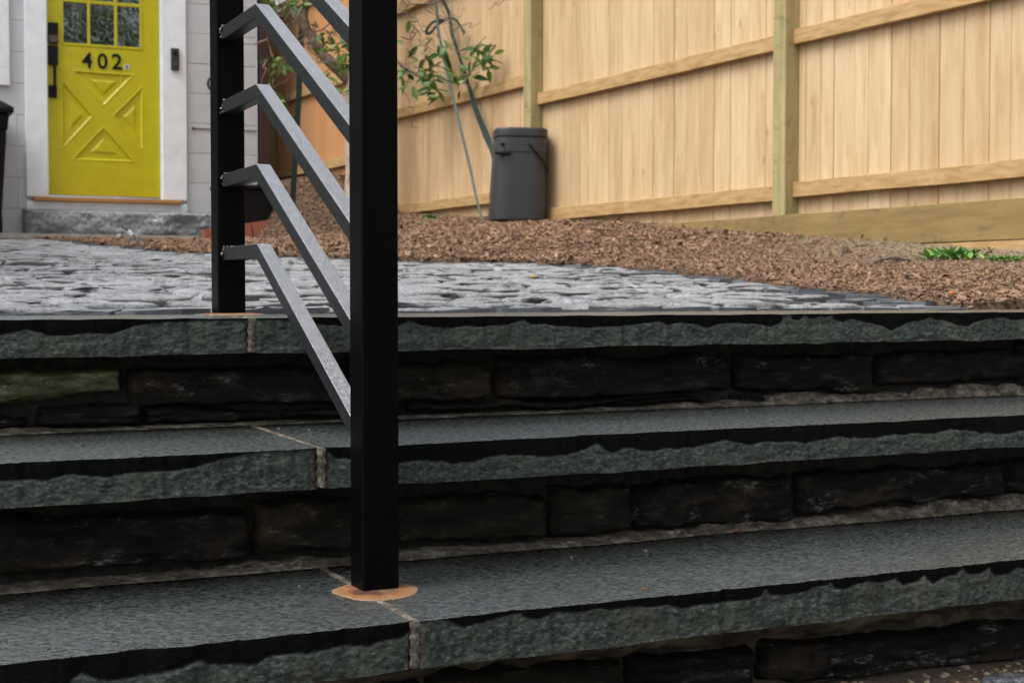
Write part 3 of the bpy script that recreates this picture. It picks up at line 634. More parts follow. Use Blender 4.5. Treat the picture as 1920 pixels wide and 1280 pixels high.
for i in range(5):
    t0,t1=edges[i],edges[i+1]
    # board panel
    mb=MB(); x=fx(t1)
    Vs=[];Fs=[];Cs=[]
    while x<fx(t0)-.02:
        wd=random.choice((.088,.137,.137,.142,.11)); x1=min(x+wd,fx(t0)); g_=.0013
        cr=random.random(); cg=random.random(); shade_tone=(.75+.2*random.random()) if i==4 else (.12*random.random()+(.14 if i==3 else 0.))  # far section's shade is put into its orange board tint; elsewhere slight tone
        yo=random.uniform(-.002,.002); z0=zl(BOT[i]+random.uniform(-.004,.004)); z1=zl(2.62)
        b=len(Vs)
        for (X_,Y_) in ((x+g_,.034),(x+g_,.014+yo+.003),(x+g_+.004,.014+yo),(x1-g_-.004,.014+yo),(x1-g_,.014+yo+.003),(x1-g_,.034)):
            for z_ in (z0,z1): Vs.append((X_,Y_,z_)); Cs.append((cr,cg,shade_tone))
        for q in range(6):
            r2=(q+1)%6; Fs.append((b+2*q,b+2*r2,b+2*r2+1,b+2*q+1))
        x=x1
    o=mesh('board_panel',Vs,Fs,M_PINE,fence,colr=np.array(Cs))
    for zz in (UPZ[i],LOZ[i],(UPZ[i][0]+.78,UPZ[i][1]+.78)):
        mb=MB(); nseg=14; xs_=np.linspace(fx(t1)+(.047 if True else 0),fx(t0)-.047,nseg+1)
        V=[];sag=.004
        for q,xx in enumerate(xs_):
            dz=.004*float(vn(xx*2.0,zz[0]*9,3)); 
            for (Y_,Z_) in ((-.026,zz[0]),(-.026,zz[1]),(.011,zz[1]),(.011,zz[0])): V.append((xx,Y_,zl(Z_)+dz))
        F=[(4*q+c,4*q+(c+1)%4,4*q+4+(c+1)%4,4*q+4+c) for q in range(nseg) for c in range(4)]+[(3,2,1,0),(4*nseg,4*nseg+1,4*nseg+2,4*nseg+3)]
        mesh('rail',V,F,M_PRAIL,fence,bevel=.003)
# kick boards
mb=MB(); mb.box(fx(8.2),fx(1.0),-.117,-.078,zl(.203),zl(.362)); mb.build('kick_board',M_KICK,fence,bevel=.003)
mb=MB(); mb.box(fx(5.6),fx(1.0),-.115,-.079,zl(-.04),zl(.199)); mb.build('kick_board',M_PRAIL,fence,bevel=.003)

# ================================================================ HOUSE
HN=12.35
house=empty('house',wpt(2.0,HN,.42),YAW,'pale grey painted block house wall with a yellow front door','house')
OH=np.array([2.0,HN,.42])
def hb(mb,s0,s1,n0,n1,z0,z1,c=1.): mb.box(s0-OH[0],s1-OH[0],n0-OH[1],n1-OH[1],z0-OH[2],z1-OH[2],c)
SE=3.306
# block wall with real joints; opening left for door and window
wallm=MB(); z=.42; r_i=0
def blocks(s0,s1,z0,z1,off):
    x=s0
    first=True
    while x<s1-.01:
        nx=min(s1, x+(.254 if first and off else .508)); first=False
        hb(wallm,x+.002,nx-.002,HN+random.uniform(0,.0015),HN+.19,z0+.003,z1-.003); x=nx
while z<4.2:
    z1=z+.254; off=r_i%2
    if z1<3.02: 
        if z<1.70-.2 or z>3.0: blocks(-3,1.39,z,z1,off)
        else: blocks(-3,.0,z,z1,off); blocks(1.2,1.39,z,z1,0)
        blocks(2.68,SE,z,z1,off)
    else: blocks(-3,SE,z,z1,off)
    z=z1; r_i+=1
wl=wallm.build('wall',M_BLOCK,house,bevel=.003,seg=1)
mb=MB(); hb(mb,-3,1.45,HN+.006,HN+.2,.3,4.2); hb(mb,2.62,SE-.006,HN+.006,HN+.2,.3,4.2); hb(mb,1.45,2.62,HN+.006,HN+.2,2.95,4.2)
hb(mb,SE-.2,SE-.004,HN+.19,HN+6,.3,4.2); mb.build('mortar_bed',M_BLOCK,wl)
mb=MB(); hb(mb,-3.3,SE+.4,HN-.35,HN+6.3,4.2,4.34); mb.build('roof',M_TRIM,house)
# door surround
mb=MB(); 
hb(mb,1.382,1.552,HN-.03,HN+.09,.776,2.94); hb(mb,2.485,2.687,HN-.03,HN+.09,.776,2.94); hb(mb,1.382,2.687,HN-.031,HN+.09,2.944,3.10)
hb(mb,1.382,2.687,HN-.028,HN+.09,.672,.7405)
o=mb.build('door_frame',M_TRIM,house,bevel=.004)
mb=MB(); hb(mb,1.552,1.562,HN+.012,HN+.05,.78,2.9); hb(mb,2.474,2.485,HN+.012,HN+.05,.78,2.9); mb.build('stop',M_TRIM,o)
mb=MB(); hb(mb,1.435,2.629,HN-.075,HN+.06,.742,.774); mb.build('door_sill',M_SILL,house,bevel=.004)
# door leaf
DN=HN+.03; D0,D1,DZ0,DZ1=1.563,2.473,.80,2.86
def dpt(x,y): p=sn(hit(x,y,NV,DN)); return (p[0],p[2])
A=dpt(138,134);B_=dpt(249,142);Cc=dpt(194,198); A2=dpt(138,298);B2=dpt(250,303);C2=dpt(194,240)
LA=dpt(118,155);LB=dpt(173,218);LC=dpt(118,277); RA=dpt(267,165);RB=dpt(213,218);RC=dpt(267,280)
gs=np.linspace(D0,D1,190); gz=np.linspace(DZ0,DZ1,420); GS,GZ=np.meshgrid(gs,gz)
hgtd=np.zeros_like(GS)
for T_ in ((A,B_,Cc),(A2,B2,C2),(LA,LB,LC),(RA,RB,RC)):
    P=np.array(T_); cen=P.mean(0); dmin=np.full(GS.shape,1e9)
    for i in range(3):
        a_,b_=P[i],P[(i+1)%3]; e_=b_-a_; nn=np.array([-e_[1],e_[0]])/np.hypot(*e_)
        if nn@(cen-a_)<0: nn=-nn
        dmin=np.minimum(dmin,(GS-a_[0])*nn[0]+(GZ-a_[1])*nn[1])
    hgtd+= np.where(dmin>-.012,np.where(dmin<0,-.004*sstep((dmin+.012)/.012),.011*sstep(dmin/.014)-.009*sstep((dmin-.052)/.022)),0)
ls0,ls1,lz0,lz1=1.686,2.318,2.045,2.76
V=np.stack([GS-OH[0],DN+hgtd-OH[1],GZ-OH[2]],-1).reshape(-1,3); F=grid_faces(420,190)
cs=np.array(V)[F].mean(1); keep=~((cs[:,0]+OH[0]>ls0)&(cs[:,0]+OH[0]<ls1)&(cs[:,2]+OH[2]>lz0)&(cs[:,2]+OH[2]<lz1))
door=mesh('door',V,F[keep],M_YEL,house,smooth=True)
mb=MB(); hb(mb,D0,ls0,DN+.015,DN+.045,DZ0,DZ1); hb(mb,ls1,D1,DN+.015,DN+.045,DZ0,DZ1); hb(mb,ls0,ls1,DN+.015,DN+.045,DZ0,lz0); hb(mb,ls0,ls1,DN+.015,DN+.045,lz1,DZ1)
mb.build('core',M_YEL,door)
mb=MB()
def px2s(x): return float(sn(hit(x,60,NV,DN))[0])
for a0,a1 in ((163,170),(213.5,221)): hb(mb,px2s(a0)+.004,px2s(a1)-.004,DN-.004,DN+.02,lz0,lz1)
zm=2.045+.34
hb(mb,ls0,ls1,DN-.003,DN+.02,zm,zm+.028)
for q in ((ls0-.014,ls0+.006,lz0-.014,lz1+.014),(ls1-.006,ls1+.014,lz0-.014,lz1+.014)): hb(mb,q[0],q[1],DN-.006,DN+.02,q[2],q[3])
hb(mb,ls0+.006,ls1-.006,DN-.006,DN+.02,lz0-.014,lz0+.006); hb(mb,ls0+.006,ls1-.006,DN-.006,DN+.02,lz1-.006,lz1+.014)
mb.build('muntins',M_YEL,door,bevel=.003)
xs_=[(ls0+.007,px2s(163)+.003),(px2s(170)-.003,px2s(213.5)+.003),(px2s(221)-.003,ls1-.007)]
for (p0,p1) in xs_:
    for (z0,z1) in ((lz0+.007,zm-.001),(zm+.029,lz1-.007)):
        mb=MB(); hb(mb,p0,p1,DN+.008,DN+.012,z0,z1); mb.build('pane',M_GLASS,door)
mb=MB()
def hp(x0,x1,y0,y1,dn0,dn1):
    a_=dpt(x0,y1);b_=dpt(x1,y0); hb(mb,a_[0],b_[0],DN-dn1,DN-dn0,a_[1],b_[1])
hp(90,108,44,82,.0,.03); mb.build('deadbolt',M_BLK,door,bevel=.006)
mb=MB(); hp(91,107,68,80,.031,.034); mb.build('keypad_cover',simple('dark_bronze',(.07,.055,.05),.4),door)
mb=MB(); hp(90,108,87,122,.0,.03); hp(98.5,104,121,164,.035,.055); hp(91,106,161,183,.0,.028); hp(98.5,104,118,124,.02,.055); hp(98.5,104,161,167,.02,.055); mb.build('door_handle',M_BLK,door,bevel=.006)
# numerals: built in lettering
def numeral(ch,x0,x1,y0,y1):
    cu=bpy.data.curves.new('numeral','FONT'); cu.body=ch; cu.extrude=.004; cu.size=.2; cu.offset=.0025
    t_=bpy.data.objects.new('numeral',cu); col.objects.link(t_); dg=bpy.context.evaluated_depsgraph_get(); dg.update()
    me=bpy.data.meshes.new_from_object(t_.evaluated_get(dg)); bpy.data.objects.remove(t_)
    vs_=np.array([v.co[:] for v in me.vertices]); lo=vs_.min(0);hi=vs_.max(0)
    a_=dpt(x0,y1);b_=dpt(x1,y0); W_=b_[0]-a_[0];H_=b_[1]-a_[1]
    for v in me.vertices:
        x=(v.co.x-lo[0])/(hi[0]-lo[0])*W_+a_[0]; z=(v.co.y-lo[1])/(hi[1]-lo[1])*H_+a_[1]; y=DN-.002-.006*(v.co.z-lo[2])/(hi[2]-lo[2]); v.co=(x-OH[0],y-OH[1],z-OH[2])
    me.materials.clear(); me.materials.append(M_BLK); o=bpy.data.objects.new('numeral',me); col.objects.link(o); o.parent=door; return o
numeral('4',153.5,172.5,99,127)['label']='black house number 4'; numeral('0',183,201,101,129)['label']='black house number 0'; numeral('2',209.5,228.5,102,130)['label']='black house number 2'
mb=MB(); hp(233,242,121,131,.003,.005); st_=mb.build('sticker',simple('white_sticker',(.6,.58,.52),.6),door)
mb=MB(); hp(236,239,123,129,.0055,.0065); mb.build('printed_mark',M_BLK,st_)
mb=MB(); p0=sn(hit(320,132,NV,HN-.03)); p1=sn(hit(335,92,NV,HN-.03)); hb(mb,p0[0],p1[0],HN-.058,HN-.031,p0[2],p1[2]); db=mb.build('doorbell',simple('doorbell_grey',(.03,.03,.033),.35),house,bevel=.006)
mb=MB(); mb.tube([(p0[0]/2+p1[0]/2-OH[0],HN-.0585-OH[1],p1[2]-.045-OH[2]),(p0[0]/2+p1[0]/2-OH[0],HN-.064-OH[1],p1[2]-.045-OH[2])],[.017,.016],16); mb.build('lens',M_BLK,db)
mb=MB(); mb.tube([(p0[0]/2+p1[0]/2-OH[0],HN-.0585-OH[1],p0[2]+.05-OH[2]),(p0[0]/2+p1[0]/2-OH[0],HN-.062-OH[1],p0[2]+.05-OH[2])],[.02,.019],16); mb.build('button',simple('button_grey',(.06,.06,.065),.35),db)
# window at left
mb=MB(); hb(mb,-.05,1.262,HN-.03,HN+.05,1.665,1.80); hb(mb,1.175,1.262,HN-.028,HN+.05,1.802,2.95); hb(mb,-.05,.05,HN-.028,HN+.05,1.802,2.95); hb(mb,-.05,1.262,HN-.03,HN+.05,2.952,3.06)
wd=mb.build('window',M_TRIM,house,bevel=.004)
mb=MB(); hb(mb,.05,1.175,HN+.02,HN+.025,1.80,2.952); mb.build('pane',simple('window_blind',(.30,.30,.31),.25),wd)
# hook and cable on wall
mb=MB(); c_=sn(hit(396,157,NV,HN-.01)); 
mb.tube([Vector((c_[0]-OH[0]+.03*math.cos(q),HN-.02-OH[1]-.01*math.sin(q),c_[2]-OH[2]+.045*math.sin(q))) for q in np.linspace(.5,5.6,14)],.009,8); mb.build('hose_hook',M_BLK,house)
mb=MB(); c0=sn(hit(362,241,NV,HN-.004)); c1=sn(hit(482,243,NV,HN-.004)); mb.tube([(c0[0]-OH[0],HN-.005-OH[1],c0[2]-OH[2]),(c1[0]-OH[0],HN-.005-OH[1],c0[2]-OH[2]+.002)],.004,6); mb.tube([(c0[0]-OH[0],HN-OH[1],c0[2]-OH[2]),(c0[0]-OH[0],HN-.02-OH[1],c0[2]-OH[2])],.011,8); mb.build('cable',M_BLK,house)
# granite foundation block
ku,kv=200,30; U,W=np.meshgrid(np.linspace(0,1,ku),np.linspace(0,1,kv)); s_=1.345+U*(3.28-1.345)
z_=.40+W*(.667-.40); pr=np.clip(np.minimum(np.minimum(U*1.9,(1-U)*1.9)/.05,np.minimum((1-W)*.26/.02,1)),0,1)**.5
yy=HN-.17+.06*(1-pr)-.05*fbm(s_*5,z_*9,5,77)+.05*sstep((.45-W)/.35)*(.4+fbm(s_*4,s_*0,3,78)*1.6)
rows=[np.stack([s_[j],yy[j],z_[j]],-1) for j in range(kv)]+[np.stack([s_[0],np.full(ku,HN+.02),np.full(ku,.668)],-1)]
V=np.stack(rows).reshape(-1,3)-OH
F=[tuple(f) for f in grid_faces(kv+1,ku)]+[tuple([r*ku for r in range(kv+1)]),tuple([r*ku+ku-1 for r in range(kv+1)][::-1])]
mesh('granite_step',V,F,M_GRAN,house,smooth=True)

# ================================================================ OTHER THINGS
# brown post at house corner
mb=MB(); mb.box(-.05,.05,-.05,.05,0,2.4); mb.box(-.045,.045,-.056,-.05,.02,2.38)
bp=wpt(3.375,HN+.02,.62); tag(mb.build('wooden_post',M_BROWN,loc=bp,rz=YAW,bevel=.004),'dark reddish brown painted post between the house corner and the fence','post')
# black box
bb=empty('storage_box',wpt(3.12,11.95,.56),YAW,'low black plastic box standing against the house corner behind the brick edging','box')
mb=MB(); mb.prism([(-.26,0),(.22,0),(.235,.29),(-.275,.29)],-.17,.17); mb.build('body',M_BLKP,bb,bevel=.01)
mb=MB(); mb.box(-.285,.245,-.185,.18,.291,.325); mb.build('lid',M_BLKP,bb,bevel=.008)
# brick edging (two runs)
def bricks(x0,y0,N0_,x1,y1,N1_,cnt,label):
    a_=sn(hit(x0,y0,NV,N0_)); b_=sn(hit(x1,y1,NV,N1_)); A_=wpt(*a_);Bv=wpt(*b_); dv=Bv-A_; L=dv.length/cnt
    for i in range(cnt):
        p=A_+dv*((i+.5)/cnt); mb=MB(); mb.box(-L/2+.006,L/2-.006,-.05,.05,-.12,.0); mb.box(-L/2+.02,L/2-.02,-.035,.035,.0,.0012)
        o=mb.build('brick',M_BRICK,loc=p,rz=math.atan2(dv.y,dv.x),bevel=.005); o.rotation_euler[1]=-math.asin(dv.z/dv.length)
        tag(o,label[i],'brick','bricks edging the mulch bed')
bricks(378,431,11.75,512,412,11.75,3,['red edging brick touching the granite step, left of the rear railing post','middle red edging brick, mostly behind the rear railing post','red edging brick right of the rear railing post, below the black box'])
bricks(730,405,10.2,785,401,10.0,2,['red edging brick half hidden by the front railing post','end red edging brick beside the small weeds right of the front post'])
# wheelie bin
wb=empty('wheelie_bin',wpt(.93,12.0,.437),YAW,'black wheeled rubbish bin with domed lid left of the yellow door','bin')
def taper(mb,b,t,z0,z1,c=1.):
    V=[(-b[0],-b[1],z0),(b[0],-b[1],z0),(b[0],b[1],z0),(-b[0],b[1],z0),(-t[0],-t[1],z1),(t[0],-t[1],z1),(t[0],t[1],z1),(-t[0],t[1],z1)]
    mb.add(V,[(0,3,2,1),(4,5,6,7),(0,1,5,4),(1,2,6,5),(2,3,7,6),(3,0,4,7)],c)
mb=MB(); taper(mb,(.20,.22),(.245,.27),.03,.80); taper(mb,(.25,.275),(.265,.29),.80,.93); mb.build('body',M_BLKP,wb,bevel=.015)
mb=MB(); taper(mb,(.295,.32),(.295,.32),.935,.985); taper(mb,(.285,.31),(.15,.2),.986,1.07); mb.build('lid',M_BLKP,wb,bevel=.012)
for s_ in (-1,1):
    mb=MB(); mb.tube([(.22*s_-.025,.22,.10),(.22*s_+.025,.22,.10)],.10,20); mb.build('wheel',M_BLK,wb,bevel=.008)
mb=MB(); mb.tube([(-.2,.32,.98),(.2,.32,.98)],.016,10); mb.build('handle',M_BLK,wb)
mb=MB()
for k in range(3):
    q=math.pi/2+k*2.094
    for (o1,o2) in ((.15,.75),): 
        P=[(.07*math.cos(q+u*2.094),-.262-.004,.78+.07*math.sin(q+u*2.094)) for u in np.linspace(.1,.85,6)]; mb.tube([Vector(p)+Vector((.10,-.012,0)) for p in P],.012,6)
mb.build('recycling_mark',simple('mark_green',(.10,.35,.22),.5),wb)
# grey compost bin by the fence
cb=empty('compost_bin',atD(969,411,8.93)+Vector((0,.0,-.012)),.12,'dark grey rounded plastic bin with lid and wire handle leaning before the pine fence','bin')
def sup(a_,b_,e,k=40): return [(a_*np.sign(math.cos(q))*abs(math.cos(q))**e,b_*np.sign(math.sin(q))*abs(math.sin(q))**e) for q in np.linspace(0,2*math.pi,k,endpoint=False)]
def loft(mb,rings):
    V=[];F=[];k=len(rings[0][0])
    for P,z,dx in rings: V+=[(p[0]+dx,p[1],z+p[0]*(0)) for p in P]
    for j in range(len(rings)-1): F+=[(j*k+i,j*k+(i+1)%k,(j+1)*k+(i+1)%k,(j+1)*k+i) for i in range(k)]
    F+=[tuple(range(k))[::-1],tuple(range((len(rings)-1)*k,len(rings)*k))]; mb.add(V,F)
mb=MB(); loft(mb,[(sup(.172,.15,.5),0,0),(sup(.174,.152,.5),.012,0),(sup(.165,.146,.5),.30,.010),(sup(.160,.142,.5),.41,.016),(sup(.163,.146,.5),.415,.016),(sup(.160,.144,.5),.505,.020)])
body=mb.build('body',M_GREY,cb,bevel=.003)
mb=MB(); loft(mb,[(sup(.164,.148,.5),.508,.020),(sup(.164,.148,.5),.552,.021),(sup(.158,.142,.5),.562,.021),(sup(.12,.11,.6),.566,.021)]); mb.build('lid',M_GREY,cb,bevel=.004)
mb=MB(); mb.box(-.150,-.055,-.156,-.13,.395,.412); mb.build('latch',M_BLK,cb,bevel=.004)
mb=MB(); mb.tube([(-.105,-.146,.455),(-.105,-.152,.455)],.013,12); mb.build('vent_plug',M_BLK,cb)
mb=MB(); mb.tube([(.06,-.150,.46),(.09,-.158,.42),(.15,-.15,.35),(.178,-.10,.30),(.178,.0,.29)],.006,8); mb.build('wire_handle',M_BLK,cb)

# tree --------------------------------------------------------------
TD=10.6
tree=empty('young_maple',atD(672,405,TD),0,'small maple behind the front railing post with bent bare limbs and fresh green leaves','tree')
TB=tree.location.copy()
def FD(x): return FC/(math.cos(PHI)*(x-960)/FPX+math.sin(PHI))
def tp(x,y,D=TD): return atD(x,y,min(D,FD(x)-.28))-TB
def sD(x,y,D): return atD(x,y,min(D,FD(x)-.14))
def smooth_path(P,rad,sub=5):
    P=[Vector(p) for p in P]; out=[];rr=[]
    for i in range(len(P)-1):
        p0=P[max(i-1,0)];p1=P[i];p2=P[i+1];p3=P[min(i+2,len(P)-1)]
        for k in range(sub):
            t=k/sub; out.append(.5*((2*p1)+(p2-p0)*t+(2*p0-5*p1+4*p2-p3)*t*t+(3*p1-p0-3*p2+p3)*t**3)); rr.append(rad[i]*(1-t)+rad[i+1]*t)
    out.append(P[-1]); rr.append(rad[-1]); return out,rr
def limb(mb,pts,rad,seg=8,wob=0):
    P,r_=smooth_path(pts,rad)
    if wob: P=[p+Vector((random.gauss(0,wob),random.gauss(0,wob),random.gauss(0,wob))) for p in P]
    mb.tube(P,r_,seg)
mb=MB(); limb(mb,[tp(668,425),tp(667,400),tp(666,330),tp(665,250),tp(665,170),tp(680,90),tp(700,0),tp(705,-120),tp(690,-260)],[.10,.085,.072,.07,.07,.062,.055,.045,.03],12,.002)
mb.build('trunk',M_PBARK,tree,smooth=True)
mb=MB(); limb(mb,[tp(668,168),tp(648,142),tp(620,118),tp(598,92),tp(578,60),tp(560,35),tp(545,5),tp(530,-40),tp(500,-110,10.2)],[.05,.046,.043,.040,.036,.036,.034,.030,.02],10,.003)
limb(mb,[tp(575,55),tp(572,20),tp(590,-30),tp(600,-90,10.9)],[.03,.028,.022,.012],8,.002)
limb(mb,[tp(560,14),tp(600,8,10.5),tp(625,20,10.4),tp(650,50,10.2)],[.02,.010,.007,.004],6,.002)
limb(mb,[tp(690,60),tp(720,95,10.4),tp(755,122,10.2),tp(778,140,10.1),tp(798,150,10.1)],[.03,.018,.012,.009,.004],8,.002)
limb(mb,[tp(700,0),tp(740,-12,10.3),tp(780,8,10.1),tp(830,2,10.0)],[.02,.014,.009,.005],6,.003)
mb.build('limb',M_BARK,tree,smooth=True)
# twigs and leaves
tw=MB(); lf=MB()
def twig(x0,y0,x1,y1,D,r_=.004,curl=8):
    P=[tp(x0,y0,D)]
    for k in range(1,5):
        t=k/4; P.append(tp(x0+(x1-x0)*t+random.uniform(-curl,curl),y0+(y1-y0)*t+random.uniform(-curl,curl),D+random.uniform(-.08,.08)*t))
    limb(tw,P,[r_,r_*.8,r_*.65,r_*.5,r_*.35],5)
    return P[-1]
def cluster(x,y,D,nn_=5,L=.095,spread=.022,col_=(.0,.6),down=.4):
    c=tp(x,y,D)
    for i in range(nn_):
        q=random.uniform(0,6.28); dv=Vector((math.cos(q),random.uniform(-.7,.7),math.sin(q)*.75-down)).normalized()
        p=c+Vector((random.gauss(0,spread),random.gauss(0,spread),random.gauss(0,spread)))
        Ls=L*random.uniform(.6,1.25); nr=Vector((random.gauss(0,.5),-.6+random.gauss(0,.5),.7))
        leafblade(lf,p,dv,nr,Ls,Ls*random.uniform(.36,.5),random.uniform(*col_))
RC=[(762,88,3),(785,92,3),(800,105,4),(815,95,4),(828,108,5),(790,112,4),(818,118,3),(770,135,5),(790,135,5),(800,130,5),(760,143,4),(785,158,4),(800,160,6),(812,165,6),(820,172,4),(808,150,5),(850,138,5),(858,130,4),(845,150,4),(862,155,4),(868,128,3),(885,150,4),(895,92,4),(905,98,4),(915,103,5),(888,108,3),(900,112,3),(915,110,4),(908,128,5),(900,124,3),(770,45,3),(758,35,3),(838,82,2),(822,185,2),(830,180,2),(808,140,4)]
for (x,y,k) in RC: cluster(x,y,10.05+random.uniform(-.15,.2),k)
for (a_,b_,c_,e_) in ((778,140,815,100),(785,145,850,140),(798,150,865,150),(850,150,900,110),(865,140,912,125),(760,120,770,60),(752,70,800,55),(798,150,815,180),(760,130,765,200),(765,200,780,240),(850,60,900,40),(800,20,870,60),(860,150,900,165),(755,20,800,50),(770,60,815,95),(820,70,790,30),(830,20,850,90),(752,5,790,15),(845,30,880,80),(880,70,860,110)):
    twig(a_,b_,c_,e_,10.08,.0045)
for (x,y,k) in [(505,165,5),(512,175,6),(503,150,3),(515,185,5),(520,120,4),(530,125,4),(510,112,3),(540,128,3),(518,192,4),(500,10,5),(515,5,5),(530,8,4),(490,3,3),(545,15,3),(600,15,3),(560,5,3),(598,78,4),(612,85,4),(603,65,4),(630,92,4),(640,110,7),(650,118,7),(645,102,6),(655,125,6),(628,118,5),(635,125,5),(620,72,3),(648,75,3),(630,60,2),(655,90,4),(634,172,4),(640,178,3),(617,150,3),(620,140,2),(568,12,4)]: cluster(x,y,10.25+random.uniform(-.1,.2),k,.08,.02)
for (a_,b_,c_,e_) in ((598,92,640,60),(600,90,655,100),(620,118,655,125),(560,130,505,170),(575,120,530,115),(530,115,510,165),(560,35,500,60),(600,20,655,40),(590,60,650,70),(640,60,655,20),(625,150,640,175),(500,60,520,120),(630,40,600,100)): twig(a_,b_,c_,e_,10.3,.005,6)
for i in range(34):
    x=random.uniform(500,660); y=random.uniform(-20,150); twig(x,y,x+random.uniform(-60,60),y+random.uniform(-50,60),10.3+random.uniform(-.1,.15),random.uniform(.004,.009),10)
for i in range(16):
    x=random.uniform(750,930); y=random.uniform(-10,150); twig(x,y,x+random.uniform(-50,60),y+random.uniform(-50,50),10.0,random.uniform(.003,.005),10)
# the crown above the picture
for i in range(260):
    x=random.uniform(380,1050); y=random.uniform(-560,-70); twg=random.random()
    cluster(x,y,10.6+random.gauss(0,.7),4,.08,.12)
for i in range(14):
    x=random.uniform(450,950); limb(tw,[tp(695,-120),tp((695+x)/2,-180,10.6),tp(x,random.uniform(-480,-220),10.6+random.uniform(-.6,.6))],[.02,.012,.004],6,.004)
tw.build('twigs',M_BARK,tree,smooth=True); lf.build('foliage',M_LEAF,tree,smooth=False)
# guy straps
def strap(name,P,wd,mat,label,D0_=None):
    P,wr=smooth_path(P,wd,6); V=[];F=[];b0=P[0].copy()
    base=min(P,key=lambda p:p.z).copy()
    for i,p in enumerate(P):
        t=(P[min(i+1,len(P)-1)]-P[max(i-1,0)]).normalized(); sd=t.cross(Vector((0.1,1,0))).normalized(); nb=t.cross(sd).normalized()
        for a_,b_ in ((-1,-.0012),(1,-.0012),(1,.0012),(-1,.0012)): V.append(p-base+sd*wr[i]*.5*a_+nb*b_)
    F=[(4*i+c,4*i+(c+1)%4,4*i+4+(c+1)%4,4*i+4+c) for i in range(len(P)-1) for c in range(4)]
    return base,V,F
b,V,F=strap('s',[sD(700,-170,10.4),sD(806,-20,10.05),sD(822,60,9.95),sD(846,170,9.75),sD(878,300,9.4),sD(893,370,9.2),sD(906,416,9.05)],[.02,.022,.02,.018,.02,.016,.014],M_STRAPL,'')
tag(mesh('guy_strap',V,F,M_STRAPL,loc=b),'pale green strap running from the tree down to the mulch left of the grey bin','strap','straps tying the tree')
b,V,F=strap('s',[sD(690,-170,10.4),sD(826,-5,10.15),sD(848,65,10.05),sD(874,145,9.9),sD(892,205,9.75),sD(912,255,9.55),sD(925,290,9.4),sD(935,340,9.3),sD(945,408,9.22)],[.02,.022,.024,.02,.035,.045,.03,.025,.02],M_STRAP,'')
o2=mesh('guy_strap',V,F,M_STRAP,loc=b); tag(o2,'dark green strap with a tied loop running from the tree down behind the grey bin','strap','straps tying the tree')
b2,V,F=strap('s',[sD(838,38,10.03),sD(812,42,10.0),sD(799,60,10.0),sD(806,63,10.0),sD(820,48,10.0),sD(838,36,10.03),sD(852,36,10.0),sD(862,48,10.0),sD(871,63,10.0)],[.018]*9,M_STRAP,'')
ob=mesh('tied_loop',V,F,M_STRAP,o2); ob.location=b2-b
b,V,F=strap('s',[sD(600,-170,10.5),sD(573,0,10.6),sD(564,80,10.65),sD(560,180,10.7),sD(553,300,10.8),sD(548,396,10.9)],[.03,.04,.05,.045,.045,.045],M_STRAP,'')
tag(mesh('guy_strap',V,F,M_STRAP,loc=b),'dark green strap hanging straight down left of the tree trunk before the shaded boards','strap','straps tying the tree')

# weeds ------------------------------------------------------------
def gpt(x,y):
    q=ray(x,y); lo_,hi_=2.0,13.0; prev=None
    for D in np.arange(2.6,13,.03):
        p=q*(D/q[1]); s_=sn(p); f=p[2]-float(hall(s_[0],s_[1]))
        if f<=0: return wpt(s_[0],s_[1],float(hall(s_[0],s_[1])))
    return Vector(p)
def weed(x,y,wpx,hpx,cnt,label,sp=.11):
    p=gpt(x,y); sc_=p.y/FPX; mb=MB()
    for i in range(cnt):
        bx=random.gauss(0,sp)*wpx*sc_; by=random.gauss(0,sp)*wpx*sc_
        q=random.uniform(0,6.28); up_=random.uniform(.3,1.3)*min(1,hpx/(.3*wpx)); dv=Vector((math.cos(q)*.9,math.sin(q)*.9,up_)); L=(max(hpx,.33*wpx) if sp<.2 else hpx*.95)*sc_*random.uniform(.5,1.1)
        leafblade(mb,Vector((bx,by,0)),dv,Vector((-dv.x,-dv.y,1)),L,L*.32,random.random()*.9)
    tag(mb.build('weed',M_WEED,loc=p),label,'weed','weeds in the mulch bed')
weed(1785,488,95,36,220,'large dark green weed patch near the kick board at the right edge of the mulch',.21)
weed(1882,492,70,20,220,'low green ground weed just right of the large weed patch',.21)
weed(1832,516,24,12,30,'small light green weed in the chips below the large weed patch')
weed(805,412,50,14,50,'small green weeds at the mulch edge beside the end red brick')
weed(1076,420,22,12,16,'pale yellow green sprig right of the grey bin')
weed(1040,425,14,6,10,'faint low weed just right of the foot of the grey bin')
weed(985,411,16,8,10,'tiny sprig at the foot of the grey bin')
weed(1620,450,24,14,14,'tiny yellow green sprig at the kick board, right of the last fence post')
weed(1365,441,18,8,10,'tiny sprig at the foot of the kick board, left of the last fence post')
weed(1500,447,24,9,14,'faint pale sprig below the last fence post at the kick board')
weed(1665,452,24,10,12,'pale sprig by the kick board between the last fence post and the right edge')
weed(1690,560,12,6,6,'single yellow green weed close to the right end of the slate edging')
weed(1790,458,40,9,18,'yellowish sprig behind the large weed patch')
weed(630,420,24,10,14,'small weed between the sloping railing bars left of the front post')
